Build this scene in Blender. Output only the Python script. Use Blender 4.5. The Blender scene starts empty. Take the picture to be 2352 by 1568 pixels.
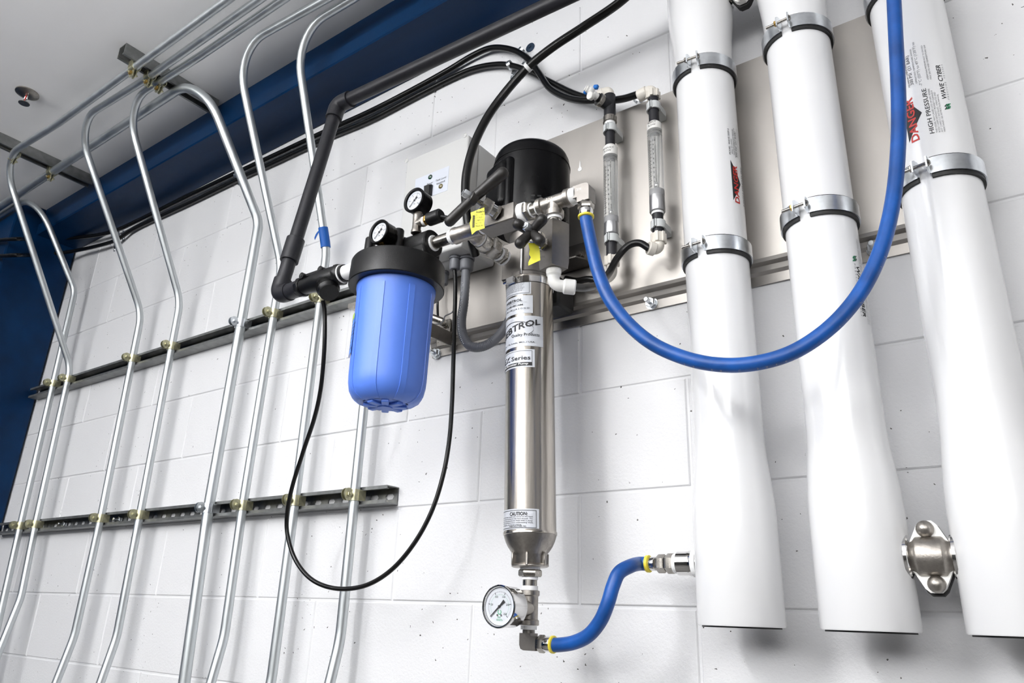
import bpy, bmesh, math, random
from math import sin, cos, pi, radians as rad
from mathutils import Vector as V, Matrix as M

random.seed(7)
sc = bpy.context.scene
COL = sc.collection

# ---------------------------------------------------------------- camera
FPX = 1710.0963
CAMLOC = V((0.75565, -1.25454, -0.02660))
RR = ((0.809631, 0.585922, 0.034538), (-0.178416, 0.301742, -0.936546), (-0.559165, 0.752095, 0.348838))
cam = bpy.data.objects.new('camera', bpy.data.cameras.new('camera'))
COL.objects.link(cam)
cam.data.sensor_width = 36.0
cam.data.lens = FPX / 2352 * 36.0
cam.data.clip_start = 0.02
_m = M(((RR[0][0], -RR[1][0], -RR[2][0]), (RR[0][1], -RR[1][1], -RR[2][1]), (RR[0][2], -RR[1][2], -RR[2][2])))
cam.matrix_world = M.Translation(CAMLOC) @ _m.to_4x4()
sc.camera = cam

# ---------------------------------------------------------------- light
sc.view_settings.view_transform = 'Standard'
sc.view_settings.look = 'None'
sc.view_settings.exposure = 0.08
sc.view_settings.gamma = 1.0
sc.view_settings.use_curve_mapping = False
world = bpy.data.worlds.new('world')
sc.world = world
world.use_nodes = True
world.node_tree.nodes['Background'].inputs[0].default_value = (0.9, 0.93, 1, 1)
world.node_tree.nodes['Background'].inputs[1].default_value = 0.3

CEIL = 1.60
FLOOR = -1.45
def lamp(x, y, z, sx, sy, power, col=(0.985, 0.99, 1.0)):  # shared by the batten and the added fill lamps
    l = bpy.data.lights.new('batten_or_fill_light', 'AREA')
    l.shape = 'RECTANGLE'; l.size = sx; l.size_y = sy; l.energy = power; l.color = col
    o = bpy.data.objects.new('batten_or_fill_light', l); COL.objects.link(o)
    o.location = (x, y, z)
    return o
# one narrow batten near the wall, three fill panels added facing it, added uplights brightening the ceiling
LAMPS = [(-0.35, -2.1, 0.14, 1.2, 34, 0), (1.8, -3.4, 1.7, 0.85, 36, 97), (-1.7, -3.2, 1.7, 0.85, 36, 97), (0.1, -4.7, 1.7, 0.85, 40, 97)]
LZ = 1.12
for (x, y, sx, sy, pw, tilt) in LAMPS:
    l = lamp(x, y, LZ - 0.005, sx, sy, pw)
    if tilt:
        l.rotation_euler = (rad(tilt), 0, 0); l.location = (x, y + 0.025, LZ)
    u = lamp(x, y, LZ + (0.35 if tilt else 0.045), sx, 0.14 if tilt else sy, 48 if tilt else 40) if not tilt else lamp(x, y - 0.06, LZ + 0.36, sx, 0.08, 520)
    u.rotation_euler = (pi, 0, 0)  # uplights are added only to brighten the ceiling

# ---------------------------------------------------------------- geometry helpers
def ray(px, py):
    a, b, c = px - 1176, py - 784, FPX
    return V((a*RR[0][0] + b*RR[1][0] + c*RR[2][0], a*RR[0][1] + b*RR[1][1] + c*RR[2][1], a*RR[0][2] + b*RR[1][2] + c*RR[2][2]))
def P(px, py, o):
    """world point seen at pixel (px,py) standing o metres out from the block wall"""
    d = ray(px, py)
    return CAMLOC + d * ((-o - CAMLOC.y) / d.y)
def PZ(px, py, z):
    d = ray(px, py)
    return CAMLOC + d * ((z - CAMLOC.z) / d.z)

def frame(ax, up=None):
    ax = V(ax).normalized()
    u = V(up) if up is not None else (V((0, 0, 1)) if abs(ax.z) < 0.9 else V((0, -1, 0)))
    u = (u - ax * u.dot(ax)).normalized()
    return ax, u, ax.cross(u)

def catmull(pts, n=8):
    pts = [V(p) for p in pts]
    q = [pts[0]*2 - pts[1]] + pts + [pts[-1]*2 - pts[-2]]
    out = []
    for i in range(1, len(q) - 2):
        a, b, c, d = q[i-1], q[i], q[i+1], q[i+2]
        for k in range(n):
            t = k / n
            out.append(0.5*((2*b) + (c - a)*t + (2*a - 5*b + 4*c - d)*t*t + (3*b - a - 3*c + d)*t**3))
    out.append(pts[-1])
    return out

def fillet(pts, rs, n=8):
    """polyline with rounded corners; rs one radius per inner corner"""
    pts = [V(p) for p in pts]
    if not hasattr(rs, '__len__'): rs = [rs]*(len(pts) - 2)
    ts = [0.0]*len(pts)
    for i in range(1, len(pts) - 1):
        ang = (pts[i-1] - pts[i]).angle(pts[i+1] - pts[i])
        ts[i] = rs[i-1] / math.tan(ang/2) if ang < pi - 0.01 else 0.0
    for _ in range(3):
        for i in range(len(pts) - 1):
            L = (pts[i+1] - pts[i]).length*0.98
            if ts[i] + ts[i+1] > L:
                k = L / (ts[i] + ts[i+1]); ts[i] *= k; ts[i+1] *= k
    out = [pts[0]]
    for i in range(1, len(pts) - 1):
        a, b, c = pts[i-1], pts[i], pts[i+1]
        u = (a - b).normalized(); w = (c - b).normalized()
        ang = u.angle(w)
        if ts[i] < 1e-5:
            out.append(b); continue
        t = ts[i]
        r = t * math.tan(ang/2)
        cen = b + (u + w).normalized() * (r / sin(ang/2))
        p0 = b + u*t; p1 = b + w*t
        v0 = p0 - cen; v1 = p1 - cen
        th = v0.angle(v1)
        for k in range(n + 1):
            s = k / n
            out.append(cen + (v0*sin((1 - s)*th) + v1*sin(s*th)) / sin(th))
    out.append(pts[-1])
    return out

class MB:
    def __init__(self): self.v = []; self.f = []
    def add(self, vs, fs):
        n = len(self.v); self.v += [V(p) for p in vs]; self.f += [[i + n for i in f] for f in fs]; return self
    def loft(self, rings, closed=False, caps=True, ring_closed=True):
        n = len(rings[0]); vs = [p for r in rings for p in r]; fs = []
        m = len(rings)
        for i in range(m if closed else m - 1):
            a, b = i*n, ((i + 1) % m)*n
            for j in range(n if ring_closed else n - 1):
                k = (j + 1) % n
                fs.append([a + j, a + k, b + k, b + j])
        if caps and not closed and ring_closed:
            fs.append(list(range(n))[::-1]); fs.append([(m-1)*n + j for j in range(n)])
        return self.add(vs, fs)
    def tube(self, path, r, seg=14, caps=True, ph=0.0):
        path = [V(p) for p in path]
        n = len(path)
        rr = r if hasattr(r, '__len__') else [r]*n
        tan = []
        for i in range(n):
            d = path[min(i+1, n-1)] - path[max(i-1, 0)]
            tan.append(d.normalized())
        _, u, w = frame(tan[0])
        rings = []
        for i in range(n):
            if i:
                ax = tan[i-1].cross(tan[i])
                if ax.length > 1e-7:
                    u = M.Rotation(tan[i-1].angle(tan[i]), 3, ax.normalized()) @ u
                u = (u - tan[i]*u.dot(tan[i])).normalized()
            w = tan[i].cross(u)
            rings.append([path[i] + (u*cos(2*pi*k/seg + ph) + w*sin(2*pi*k/seg + ph))*rr[i] for k in range(seg)])
        return self.loft(rings, caps=caps)
    def lathe(self, p0, ax, prof, seg=32, up=None, caps=True, ph=0.0):
        """prof: [(t along axis, r)]"""
        p0 = V(p0); ax, u, w = frame(ax, up)
        rings = []
        for t, r in prof:
            r = max(r, 1e-5)
            rings.append([p0 + ax*t + (u*cos(2*pi*k/seg + ph) + w*sin(2*pi*k/seg + ph))*r for k in range(seg)])
        return self.loft(rings, caps=caps)
    def cyl(self, p0, p1, r, seg=24, up=None, ch=0.0, ph=0.0):
        p0 = V(p0); p1 = V(p1); L = (p1 - p0).length
        pr = [(0, r), (L, r)] if not ch else [(0, r - ch), (ch, r), (L - ch, r), (L, r - ch)]
        return self.lathe(p0, p1 - p0, pr, seg, up, ph=ph)
    def hexn(self, p0, p1, r, up=None, n=6, ph=0.0):
        p0 = V(p0); p1 = V(p1); L = (p1 - p0).length; c = min(r*0.12, L*0.25)
        return self.lathe(p0, p1 - p0, [(0, r*0.9), (c, r), (L - c, r), (L, r*0.9)], n, up, ph=ph)
    def box(self, c, s, R=None, bev=0.0, seg=1):
        bm = bmesh.new(); bmesh.ops.create_cube(bm, size=1.0)
        for v in bm.verts: v.co = V((v.co.x*s[0], v.co.y*s[1], v.co.z*s[2]))
        if bev: bmesh.ops.bevel(bm, geom=bm.edges[:] , offset=bev, segments=seg, profile=0.5, affect='EDGES')
        R = R or M.Identity(3); c = V(c)
        bm.verts.index_update()
        vs = [R @ v.co + c for v in bm.verts]; fs = [[v.index for v in f.verts] for f in bm.faces]
        bm.free()
        return self.add(vs, fs)
    def prism(self, poly, o, u, w, d):
        """2D polygon in the plane (o,u,w), thickness vector d"""
        o = V(o); u = V(u); w = V(w); d = V(d)
        a = [o + u*x + w*y for x, y in poly]
        return self.loft([a, [p + d for p in a]])
    def band(self, c, ax, r0, r1, h, a0, a1, seg=24, up=None):
        """arc strap between angles a0..a1 (about ax, from 'up'), r0 inner r1 outer, height h centred"""
        c = V(c); ax, u, w = frame(ax, up)
        rings = []
        for k in range(seg + 1):
            a = a0 + (a1 - a0)*k/seg
            d = u*cos(a) + w*sin(a)
            rings.append([c + d*r0 - ax*h/2, c + d*r1 - ax*h/2, c + d*r1 + ax*h/2, c + d*r0 + ax*h/2])
        return self.loft(rings, caps=abs(a1 - a0) < 2*pi - 1e-4, closed=False)
    def sphere(self, c, r, seg=20, rings=10, ax=(0, 0, 1), t0=0.0, t1=pi, sq=1.0):
        pr = []
        for k in range(rings + 1):
            t = t0 + (t1 - t0)*k/rings
            pr.append((-cos(t)*r*sq, sin(t)*r))
        return self.lathe(c, ax, pr, seg)

WLOC = {}
def finish(name, mb, mat, parent=None, label=None, sharp=38):
    me = bpy.data.meshes.new(name)
    lo = V((min(p.x for p in mb.v), min(p.y for p in mb.v), min(p.z for p in mb.v)))
    hi = V((max(p.x for p in mb.v), max(p.y for p in mb.v), max(p.z for p in mb.v)))
    c = (lo + hi)/2
    me.from_pydata([p - c for p in mb.v], [], mb.f)
    me.update()
    bm = bmesh.new(); bm.from_mesh(me)
    bmesh.ops.recalc_face_normals(bm, faces=bm.faces[:])
    bm.to_mesh(me); bm.free()
    me.shade_smooth()
    me.set_sharp_from_angle(angle=rad(sharp))
    me.materials.append(mat)
    o = bpy.data.objects.new(name, me); COL.objects.link(o)
    WLOC[o.name] = c
    if parent is not None:
        o.parent = parent; o.location = c - WLOC[parent.name]
    else:
        o.location = c
    if label: o['label'] = label
    return o
def tag(o, label, cat, group=None):
    o['label'] = label; o['category'] = cat
    if group: o['group'] = group
    return o
def thing(name, label, cat, loc, group=None):
    o = bpy.data.objects.new(name, None); COL.objects.link(o)
    o.empty_display_size = 0.02
    o.location = V(loc); WLOC[o.name] = V(loc)
    return tag(o, label, cat, group)
def struct(name, mb, mat, parent=None, sharp=38):
    o = finish(name, mb, mat, parent, sharp=sharp)
    if parent is None: o['kind'] = 'structure'
    return o
def copy_part(src, name, parent, wloc, rot=None):
    o = src.copy(); o.name = name; COL.objects.link(o)
    o.parent = parent
    WLOC[o.name] = V(wloc); o.location = V(wloc) - WLOC[parent.name]
    return o

# ---------------------------------------------------------------- materials
def srgb(r, g, b):
    f = lambda c: (c/255/12.92) if c/255 <= 0.04045 else ((c/255 + 0.055)/1.055)**2.4
    return (f(r), f(g), f(b), 1)
def mat(name, col, rough=0.5, metal=0.0, nscale=0, namt=0.0, bump=0.0, bscale=200, coat=0.0, stretch=None, rvar=0.0, spec=None):
    m = bpy.data.materials.new(name); m.use_nodes = True
    nt = m.node_tree; b = nt.nodes['Principled BSDF']
    b.inputs['Base Color'].default_value = col
    b.inputs['Roughness'].default_value = rough
    b.inputs['Metallic'].default_value = metal
    if coat: b.inputs['Coat Weight'].default_value = coat; b.inputs['Coat Roughness'].default_value = 0.08
    if spec is not None: b.inputs['Specular IOR Level'].default_value = spec
    if namt or bump or rvar:
        tc = nt.nodes.new('ShaderNodeTexCoord')
        mp = nt.nodes.new('ShaderNodeMapping')
        nt.links.new(tc.outputs['Object'], mp.inputs[0])
        if stretch: mp.inputs['Scale'].default_value = stretch
        if namt or rvar:
            n = nt.nodes.new('ShaderNodeTexNoise'); n.inputs['Scale'].default_value = nscale; n.inputs['Detail'].default_value = 6
            nt.links.new(mp.outputs[0], n.inputs['Vector'])
        if namt:
            r = nt.nodes.new('ShaderNodeMapRange'); r.inputs[1].default_value = 0.3; r.inputs[2].default_value = 0.7
            r.inputs[3].default_value = 1 - namt; r.inputs[4].default_value = 1 + namt
            nt.links.new(n.outputs['Fac'], r.inputs[0])
            x = nt.nodes.new('ShaderNodeVectorMath'); x.operation = 'SCALE'
            x.inputs[0].default_value = col[:3]
            nt.links.new(r.outputs[0], x.inputs['Scale'])
            nt.links.new(x.outputs[0], b.inputs['Base Color'])
        if rvar:
            r = nt.nodes.new('ShaderNodeMapRange'); r.inputs[1].default_value = 0.3; r.inputs[2].default_value = 0.7
            r.inputs[3].default_value = max(0.02, rough - rvar); r.inputs[4].default_value = rough + rvar
            nt.links.new(n.outputs['Fac'], r.inputs[0]); nt.links.new(r.outputs[0], b.inputs['Roughness'])
        if bump:
            n2 = nt.nodes.new('ShaderNodeTexNoise'); n2.inputs['Scale'].default_value = bscale; n2.inputs['Detail'].default_value = 4
            nt.links.new(mp.outputs[0], n2.inputs['Vector'])
            bp = nt.nodes.new('ShaderNodeBump'); bp.inputs['Strength'].default_value = bump; bp.inputs['Distance'].default_value = 0.002
            nt.links.new(n2.outputs['Fac'], bp.inputs['Height']); nt.links.new(bp.outputs[0], b.inputs['Normal'])
    return m

def wall_material():
    m = bpy.data.materials.new('white_block_paint'); m.use_nodes = True
    nt = m.node_tree; b = nt.nodes['Principled BSDF']; N = nt.nodes.new; L = nt.links.new
    b.inputs['Roughness'].default_value = 0.55
    g = N('ShaderNodeNewGeometry')
    n1 = N('ShaderNodeTexNoise'); n1.inputs['Scale'].default_value = 170; n1.inputs['Detail'].default_value = 5; n1.inputs['Roughness'].default_value = 0.65
    n2 = N('ShaderNodeTexNoise'); n2.inputs['Scale'].default_value = 22; n2.inputs['Detail'].default_value = 3
    vo = N('ShaderNodeTexVoronoi'); vo.inputs['Scale'].default_value = 62; vo.inputs['Randomness'].default_value = 1.0
    n3 = N('ShaderNodeTexNoise'); n3.inputs['Scale'].default_value = 3.2; n3.inputs['Detail'].default_value = 4
    n4 = N('ShaderNodeTexNoise'); n4.inputs['Scale'].default_value = 120; n4.inputs['Detail'].default_value = 2
    for n in (n1, n2, n3, n4): L(g.outputs['Position'], n.inputs['Vector'])
    # voronoi distorted so that the pits are ragged
    ad = N('ShaderNodeVectorMath'); ad.operation = 'MULTIPLY_ADD'
    L(n4.outputs['Color'], ad.inputs[0]); ad.inputs[1].default_value = (0.012, 0.012, 0.012); L(g.outputs['Position'], ad.inputs[2])
    L(ad.outputs[0], vo.inputs['Vector'])
    # keep few cells: cell colour threshold modulated by the broad noise
    sp = N('ShaderNodeSeparateColor'); L(vo.outputs['Color'], sp.inputs[0])
    th = N('ShaderNodeMapRange'); th.inputs[1].default_value = 0.42; th.inputs[2].default_value = 0.66; th.inputs[3].default_value = 0.03; th.inputs[4].default_value = 0.62
    L(n3.outputs['Fac'], th.inputs[0])
    lt = N('ShaderNodeMath'); lt.operation = 'LESS_THAN'; L(sp.outputs[0], lt.inputs[0]); L(th.outputs[0], lt.inputs[1])
    sz = N('ShaderNodeMapRange'); sz.inputs[1].default_value = 0; sz.inputs[2].default_value = 1; sz.inputs[3].default_value = 0.05; sz.inputs[4].default_value = 0.17
    L(sp.outputs[1], sz.inputs[0])
    l2 = N('ShaderNodeMath'); l2.operation = 'LESS_THAN'; L(vo.outputs['Distance'], l2.inputs[0]); L(sz.outputs[0], l2.inputs[1])
    pit = N('ShaderNodeMath'); pit.operation = 'MULTIPLY'; L(lt.outputs[0], pit.inputs[0]); L(l2.outputs[0], pit.inputs[1])
    mx = N('ShaderNodeMix'); mx.data_type = 'RGBA'
    mx.inputs[6].default_value = (0.775, 0.775, 0.785, 1); mx.inputs[7].default_value = (0.10, 0.095, 0.09, 1)
    L(pit.outputs[0], mx.inputs[0]); L(mx.outputs[2], b.inputs['Base Color'])
    h = N('ShaderNodeMath'); h.operation = 'MULTIPLY_ADD'; L(n2.outputs['Fac'], h.inputs[0]); h.inputs[1].default_value = 0.8; L(n1.outputs['Fac'], h.inputs[2])
    h2 = N('ShaderNodeMath'); h2.operation = 'SUBTRACT'; L(h.outputs[0], h2.inputs[0]); L(pit.outputs[0], h2.inputs[1])
    bp = N('ShaderNodeBump'); bp.inputs['Strength'].default_value = 0.35; bp.inputs['Distance'].default_value = 0.003
    L(h2.outputs[0], bp.inputs['Height']); L(bp.outputs[0], b.inputs['Normal'])
    return m

WALL = wall_material()
CEILM = mat('ceiling_paint', (0.86, 0.855, 0.855, 1), 0.8, nscale=1.6, namt=0.05, bump=0.1, bscale=60)
BLUEP = mat('navy_paint', (0.0003, 0.020, 0.068, 1), 0.42, spec=0.18, nscale=9, namt=0.25, bump=0.08, bscale=25, stretch=(0.15, 1, 1))
FLOORM = mat('concrete_floor', (0.13, 0.125, 0.12, 1), 0.55, nscale=3, namt=0.2)
ROOMW = mat('grey_room_paint', (0.10, 0.098, 0.095, 1), 0.7)
GALV = mat('galvanised_conduit', (0.58, 0.61, 0.62, 1), 0.41, 0.9, nscale=30, namt=0.05, rvar=0.05, stretch=(1, 1, 0.15))
STRUT = mat('strut_zinc', (0.25, 0.255, 0.25, 1), 0.48, 0.8, nscale=40, namt=0.18)
ZINC = mat('bright_zinc', (0.74, 0.77, 0.80, 1), 0.28, 1.0, nscale=60, namt=0.12)
GOLD = mat('yellow_zinc', (0.52, 0.50, 0.34, 1), 0.36, 0.9, nscale=80, namt=0.2)
BRASS = mat('brass', (0.62, 0.40, 0.12, 1), 0.28, 1.0)
SS = mat('stainless_fitting', (0.35, 0.33, 0.30, 1), 0.27, 1.0, nscale=50, namt=0.03, rvar=0.04)
SSM = mat('matte_bar_steel', (0.23, 0.215, 0.20, 1), 0.44, 1.0, nscale=120, namt=0.05, bump=0.05, bscale=600)
SSB = mat('brushed_stainless', (0.48, 0.445, 0.40, 1), 0.22, 1.0, nscale=260, namt=0.08, stretch=(1, 1, 0.02), rvar=0.05)
SSP = mat('stainless_sheet', (0.40, 0.378, 0.352, 1), 0.44, 0.95, nscale=5, namt=0.10, rvar=0.05, stretch=(1.6, 1, 0.7))
SSC = mat('cast_stainless', (0.36, 0.335, 0.305, 1), 0.38, 1.0, nscale=140, namt=0.12, bump=0.12, bscale=500)
CHROME = mat('polished_steel', (0.72, 0.71, 0.70, 1), 0.10, 1.0)
VESS = mat('white_vessel', (0.87, 0.87, 0.875, 1), 0.22, coat=0.3, nscale=4, namt=0.012)
BLKP = mat('black_plastic', (0.006, 0.006, 0.0065, 1), 0.36, spec=0.35, bump=0.15, bscale=700)
BLKG = mat('black_gloss', (0.0025, 0.0025, 0.003, 1), 0.30, spec=0.12, nscale=14, namt=0.5, rvar=0.06)
RUBB = mat('black_rubber', (0.012, 0.012, 0.012, 1), 0.55)
TUBE = mat('black_tube', (0.004, 0.004, 0.004, 1), 0.30, spec=0.35)
HNDL = mat('dark_handle', (0.020, 0.018, 0.017, 1), 0.40, spec=0.4, nscale=60, namt=0.4)
PVC = mat('dark_grey_pvc', (0.016, 0.016, 0.020, 1), 0.42, spec=0.35, nscale=40, namt=0.15)
PVCG = mat('grey_plastic', (0.14, 0.145, 0.16, 1), 0.45)
BOXM = mat('light_grey_enclosure', (0.58, 0.58, 0.57, 1), 0.5)
SUMP = mat('sump_blue', (0.100, 0.225, 0.76, 1), 0.40, bump=0.06, bscale=900)
HOSE = mat('hose_blue', (0.005, 0.075, 0.32, 1), 0.42, nscale=24, namt=0.3)
YEL = mat('yellow_plastic', (0.86, 0.70, 0.06, 1), 0.45)
YTAG = mat('yellow_tag_paper', (0.90, 0.84, 0.03, 1), 0.5)
TAPE = mat('white_thread_tape', (0.86, 0.86, 0.86, 1), 0.5)
IVORY = mat('ivory_plastic', (0.74, 0.70, 0.63, 1), 0.4)
WHTP = mat('white_plastic', (0.84, 0.83, 0.80, 1), 0.35)
BTAPE = mat('blue_masking_tape', (0.004, 0.10, 0.42, 1), 0.6)
BKNOB = mat('blue_lever_plastic', (0.004, 0.14, 0.50, 1), 0.4)
INK = mat('black_print', (0.015, 0.015, 0.017, 1), 0.6)
GINK = mat('grey_print', (0.30, 0.30, 0.31, 1), 0.6)
RINK = mat('red_print', (0.52, 0.025, 0.018, 1), 0.5)
GRNK = mat('green_print', (0.03, 0.32, 0.14, 1), 0.5)
WINK = mat('white_print', (0.85, 0.85, 0.85, 1), 0.5)
LABW = mat('silver_label', (0.58, 0.60, 0.64, 1), 0.42, 0.1)
DIAL = mat('white_dial', (0.60, 0.62, 0.66, 1), 0.45)
SILV = mat('silver_cap', (0.45, 0.45, 0.46, 1), 0.34, 0.8)
GRNL = mat('green_lens', (0.01, 0.05, 0.03, 1), 0.15, coat=0.5)
AMBL = mat('amber_lens', (0.16, 0.13, 0.05, 1), 0.15, coat=0.5)
LIME = mat('lime_sticker', (0.40, 0.55, 0.06, 1), 0.5)
STKB = mat('blue_sticker', (0.11, 0.27, 0.74, 1), 0.45)
def acrylic():
    m = bpy.data.materials.new('clear_acrylic'); m.use_nodes = True; nt = m.node_tree
    b = nt.nodes['Principled BSDF']
    b.inputs['Base Color'].default_value = (0.96, 0.97, 0.97, 1)
    b.inputs['Transmission Weight'].default_value = 0.86; b.inputs['Roughness'].default_value = 0.03; b.inputs['IOR'].default_value = 1.28
    return m
ACR = acrylic()
# ---------------------------------------------------------------- lettering
_TX = {}
def text2d(s, h, bold=0.0, align='LEFT', sx=1.0, shear=0.0):
    key = (s, bold, align)
    if key not in _TX:
        cu = bpy.data.curves.new('t', 'FONT'); cu.body = s; cu.size = 1.0; cu.align_x = align; cu.offset = bold; cu.resolution_u = 2
        o = bpy.data.objects.new('t', cu); COL.objects.link(o)
        bpy.context.view_layer.update()
        me = o.evaluated_get(bpy.context.evaluated_depsgraph_get()).to_mesh()
        vs = [(v.co.x, v.co.y) for v in me.vertices]; fs = [list(p.vertices) for p in me.polygons]
        bpy.data.objects.remove(o); bpy.data.curves.remove(cu)
        _TX[key] = (vs, fs)
    vs, fs = _TX[key]
    k = h / 0.70
    return [(x*k*sx + y*k*shear, y*k) for x, y in vs], fs
def put_flat(mb, t, o, u, w):
    vs, fs = t; o = V(o); u = V(u); w = V(w)
    return mb.add([o + u*x + w*y for x, y in vs], fs)
def put_cyl(mb, t, ax0, axd, r, ph0, h0, rot=0):
    """wrap on a cylinder whose axis starts at ax0 with direction axd (up); ph from -y towards +x; rot 0 level, 1 reading up, -1 reading down"""
    vs, fs = t; ax0 = V(ax0); axd = V(axd).normalized()
    out = []
    for x, y in vs:
        if rot == 0: a, z = x, y
        elif rot == 1: a, z = -y, x
        else: a, z = y, -x
        ph = ph0 + a/r
        out.append(ax0 + axd*(h0 + z) + V((sin(ph)*r, -cos(ph)*r, 0)))
    return mb.add(out, fs)
def patch(mb, ax0, axd, r, ph0, ph1, h0, h1, seg=16, th=0.0006):
    ax0 = V(ax0); axd = V(axd).normalized(); rings = []
    for k in range(seg + 1):
        p = ph0 + (ph1 - ph0)*k/seg; d = V((sin(p), -cos(p), 0))
        rings.append([ax0 + axd*h0 + d*r, ax0 + axd*h0 + d*(r + th), ax0 + axd*h1 + d*(r + th), ax0 + axd*h1 + d*r])
    return mb.loft(rings)

# ================================================================= SETTING
XL = -2.65; XR = 3.2; YF = -5.6; ROW = 0.2032; PIT = 0.482
wall_back = struct('wall_back', MB().box(((XL - 0.9 + XR)/2, 0.078, (FLOOR + CEIL)/2), (XR - XL + 0.9, 0.15, CEIL - FLOOR)), WALL)
JO = 0.005
def block_mesh(w, h):
    bm = bmesh.new(); bmesh.ops.create_cube(bm, size=1.0)
    for v in bm.verts: v.co = V((v.co.x*w, v.co.y*0.010, v.co.z*h))
    ed = [e for e in bm.edges if all(v.co.y < 0 for v in e.verts)]
    bmesh.ops.bevel(bm, geom=ed, offset=0.0022, segments=1, profile=0.5, affect='EDGES')
    me = bpy.data.meshes.new('block'); bm.to_mesh(me); bm.free(); 
    me.materials.append(WALL); return me
FULL = block_mesh(PIT - JO, ROW - JO*0.9)
def add_block(x0, x1, k):
    w = x1 - x0
    me = FULL if abs(w - PIT) < 1e-4 else block_mesh(w - JO, ROW - JO*0.9)
    o = bpy.data.objects.new('block', me); COL.objects.link(o); o.parent = wall_back
    c = V(((x0 + x1)/2, 0.005 + random.uniform(-0.0008, 0.0008), (k + 0.5)*ROW + 0.0005))
    o.location = c - WLOC['wall_back']
    o.rotation_euler = (random.uniform(-0.002, 0.002), 0, random.uniform(-0.0012, 0.0012))
for k in range(-3, 7):
    x = 0.0 if k % 2 == 0 else 0.2355 - 0.005
    while x > XL: x -= PIT
    while x < 1.35:
        a, b_ = max(x, XL), x + PIT
        if b_ - a > 0.03: add_block(a, b_, k)
        x += PIT
struct('ceiling', MB().box(((XL - 0.9 + XR)/2, YF/2, CEIL + 0.05), (XR - XL + 0.9, -YF + 0.3, 0.1)), CEILM)
struct('floor', MB().box(((XL - 0.9 + XR)/2, YF/2, FLOOR - 0.05), (XR - XL + 0.9, -YF + 0.3, 0.1)), FLOORM)
struct('wall_right', MB().box((XR + 0.05, YF/2, (FLOOR + CEIL)/2), (0.1, -YF + 0.3, CEIL - FLOOR)), ROOMW)
struct('wall_front', MB().box(((XL - 0.9 + XR)/2, YF - 0.05, (FLOOR + CEIL)/2), (XR - XL + 0.9, 0.1, CEIL - FLOOR)), ROOMW)
struct('wall_left', MB().box((XL - 0.95, YF/2, (FLOOR + CEIL)/2), (0.1, -YF + 0.3, CEIL - FLOOR)), BLUEP)
# steel column in the corner and the beam over the wall head
struct('trim_1', MB().box((XL - 0.45, -0.134, (FLOOR + CEIL)/2), (0.9, 0.262, CEIL - FLOOR - 0.004), bev=0.006), BLUEP)
beam = MB()
prof = [(0.0, 1.468), (0.168, 1.468), (0.172, 1.472), (0.172, 1.517), (0.160, 1.521), (0.158, 1.526), (0.158, CEIL - 0.001), (0.0, CEIL - 0.001)]
beam.prism([(-o, z) for o, z in prof], (XL, 0, 0), (0, 1, 0), (0, 0, 1), (XR - XL, 0, 0))
struct('trim_2', beam, BLUEP, sharp=20)
# batten fixture, and housings for the added fill panels
for i, (x, y, sx, sy, pw, tilt) in enumerate(LAMPS):
    t = thing('strip_light_fixture' if not tilt else 'fill_panel', ['suspended batten light nearest the pump wall', 'added fill light panel on the right facing the wall', 'added fill light panel on the left facing the wall', 'added fill light panel at the back facing the wall'][i], 'light', (x, y, CEIL))
    if tilt:
        finish('housing', MB().box((x, y - 0.012, LZ), (sx + 0.05, 0.06, sy + 0.05), M.Rotation(rad(7), 3, 'X'), bev=0.006), WHTP, t)
        finish('added_uplight_trough', MB().box((x, y - 0.06, LZ + 0.335), (sx + 0.02, 0.1, 0.04), bev=0.004), WHTP, t)  # body for the added uplight
    else:
        finish('housing', MB().box((x, y, LZ + 0.02), (sx + 0.03, sy + 0.03, 0.036), bev=0.004), WHTP, t)
    for s_ in (1, -1):
        o_ = V((0, s_*sy*0.4, 0.036)) if not tilt else V((s_*sx*0.4, -0.06, 0.29))
        finish('hanger_rod', MB().cyl(V((x, y, LZ)) + o_, V((x + o_.x, y + o_.y, CEIL)), 0.004, 8), ZINC, t)
# ================================================================= STRUTS
def strut(x0, x1, zc, name, label, slots=True):
    """wall strut channel, open side to the room"""
    t = thing(name, label, 'strut', (x0, 0, zc), 'galvanised strut channels')
    h, d, th = 0.0405, 0.041, 0.0025
    pr = [(0.0015, -h/2), (d, -h/2), (d, -h/2 + 0.0080), (d - 0.007, -h/2 + 0.0080), (d - 0.007, -h/2 + 0.007), (d - th, -h/2 + 0.007), (d - th, -h/2 + th), (0.0015, -h/2 + th)]
    for s in (1, -1):
        finish('channel_side', MB().prism([(-o, s*z) for o, z in pr], (x0, 0, zc), (0, 1, 0), (0, 0, 1), (x1 - x0, 0, 0)), STRUT, t)
    mb = MB(); pitch = 0.0508; hi = h/2 - th
    n = int((x1 - x0)/pitch); y = -0.0035
    xs = x1 - n*pitch
    for i in range(n):
        a = xs + i*pitch; c = a + pitch/2
        out = [(a, -hi), (c, -hi), (a + pitch, -hi), (a + pitch, 0), (a + pitch, hi), (c, hi), (a, hi), (a, 0)]
        inn = [(c - 0.009, -0.0065), (c, -0.007), (c + 0.009, -0.0065), (c + 0.0135, 0), (c + 0.009, 0.0065), (c, 0.007), (c - 0.009, 0.0065), (c - 0.0135, 0)]
        vs = [V((p, y, zc + q)) for p, q in out + inn]
        mb.add(vs, [[j, (j+1) % 8, 8 + (j+1) % 8, 8 + j] for j in range(8)])
    mb.add([V((x0, y, zc - hi)), V((xs, y, zc - hi)), V((xs, y, zc + hi)), V((x0, y, zc + hi))], [[0, 1, 2, 3]])
    finish('slotted_back', mb, STRUT, t)
    return t
ZS2, ZS1 = 0.231, 0.781
strut(XL + 0.02, -0.488, ZS2, 'strut_channel', 'lower strut channel on the block wall with open slotted end')
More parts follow.
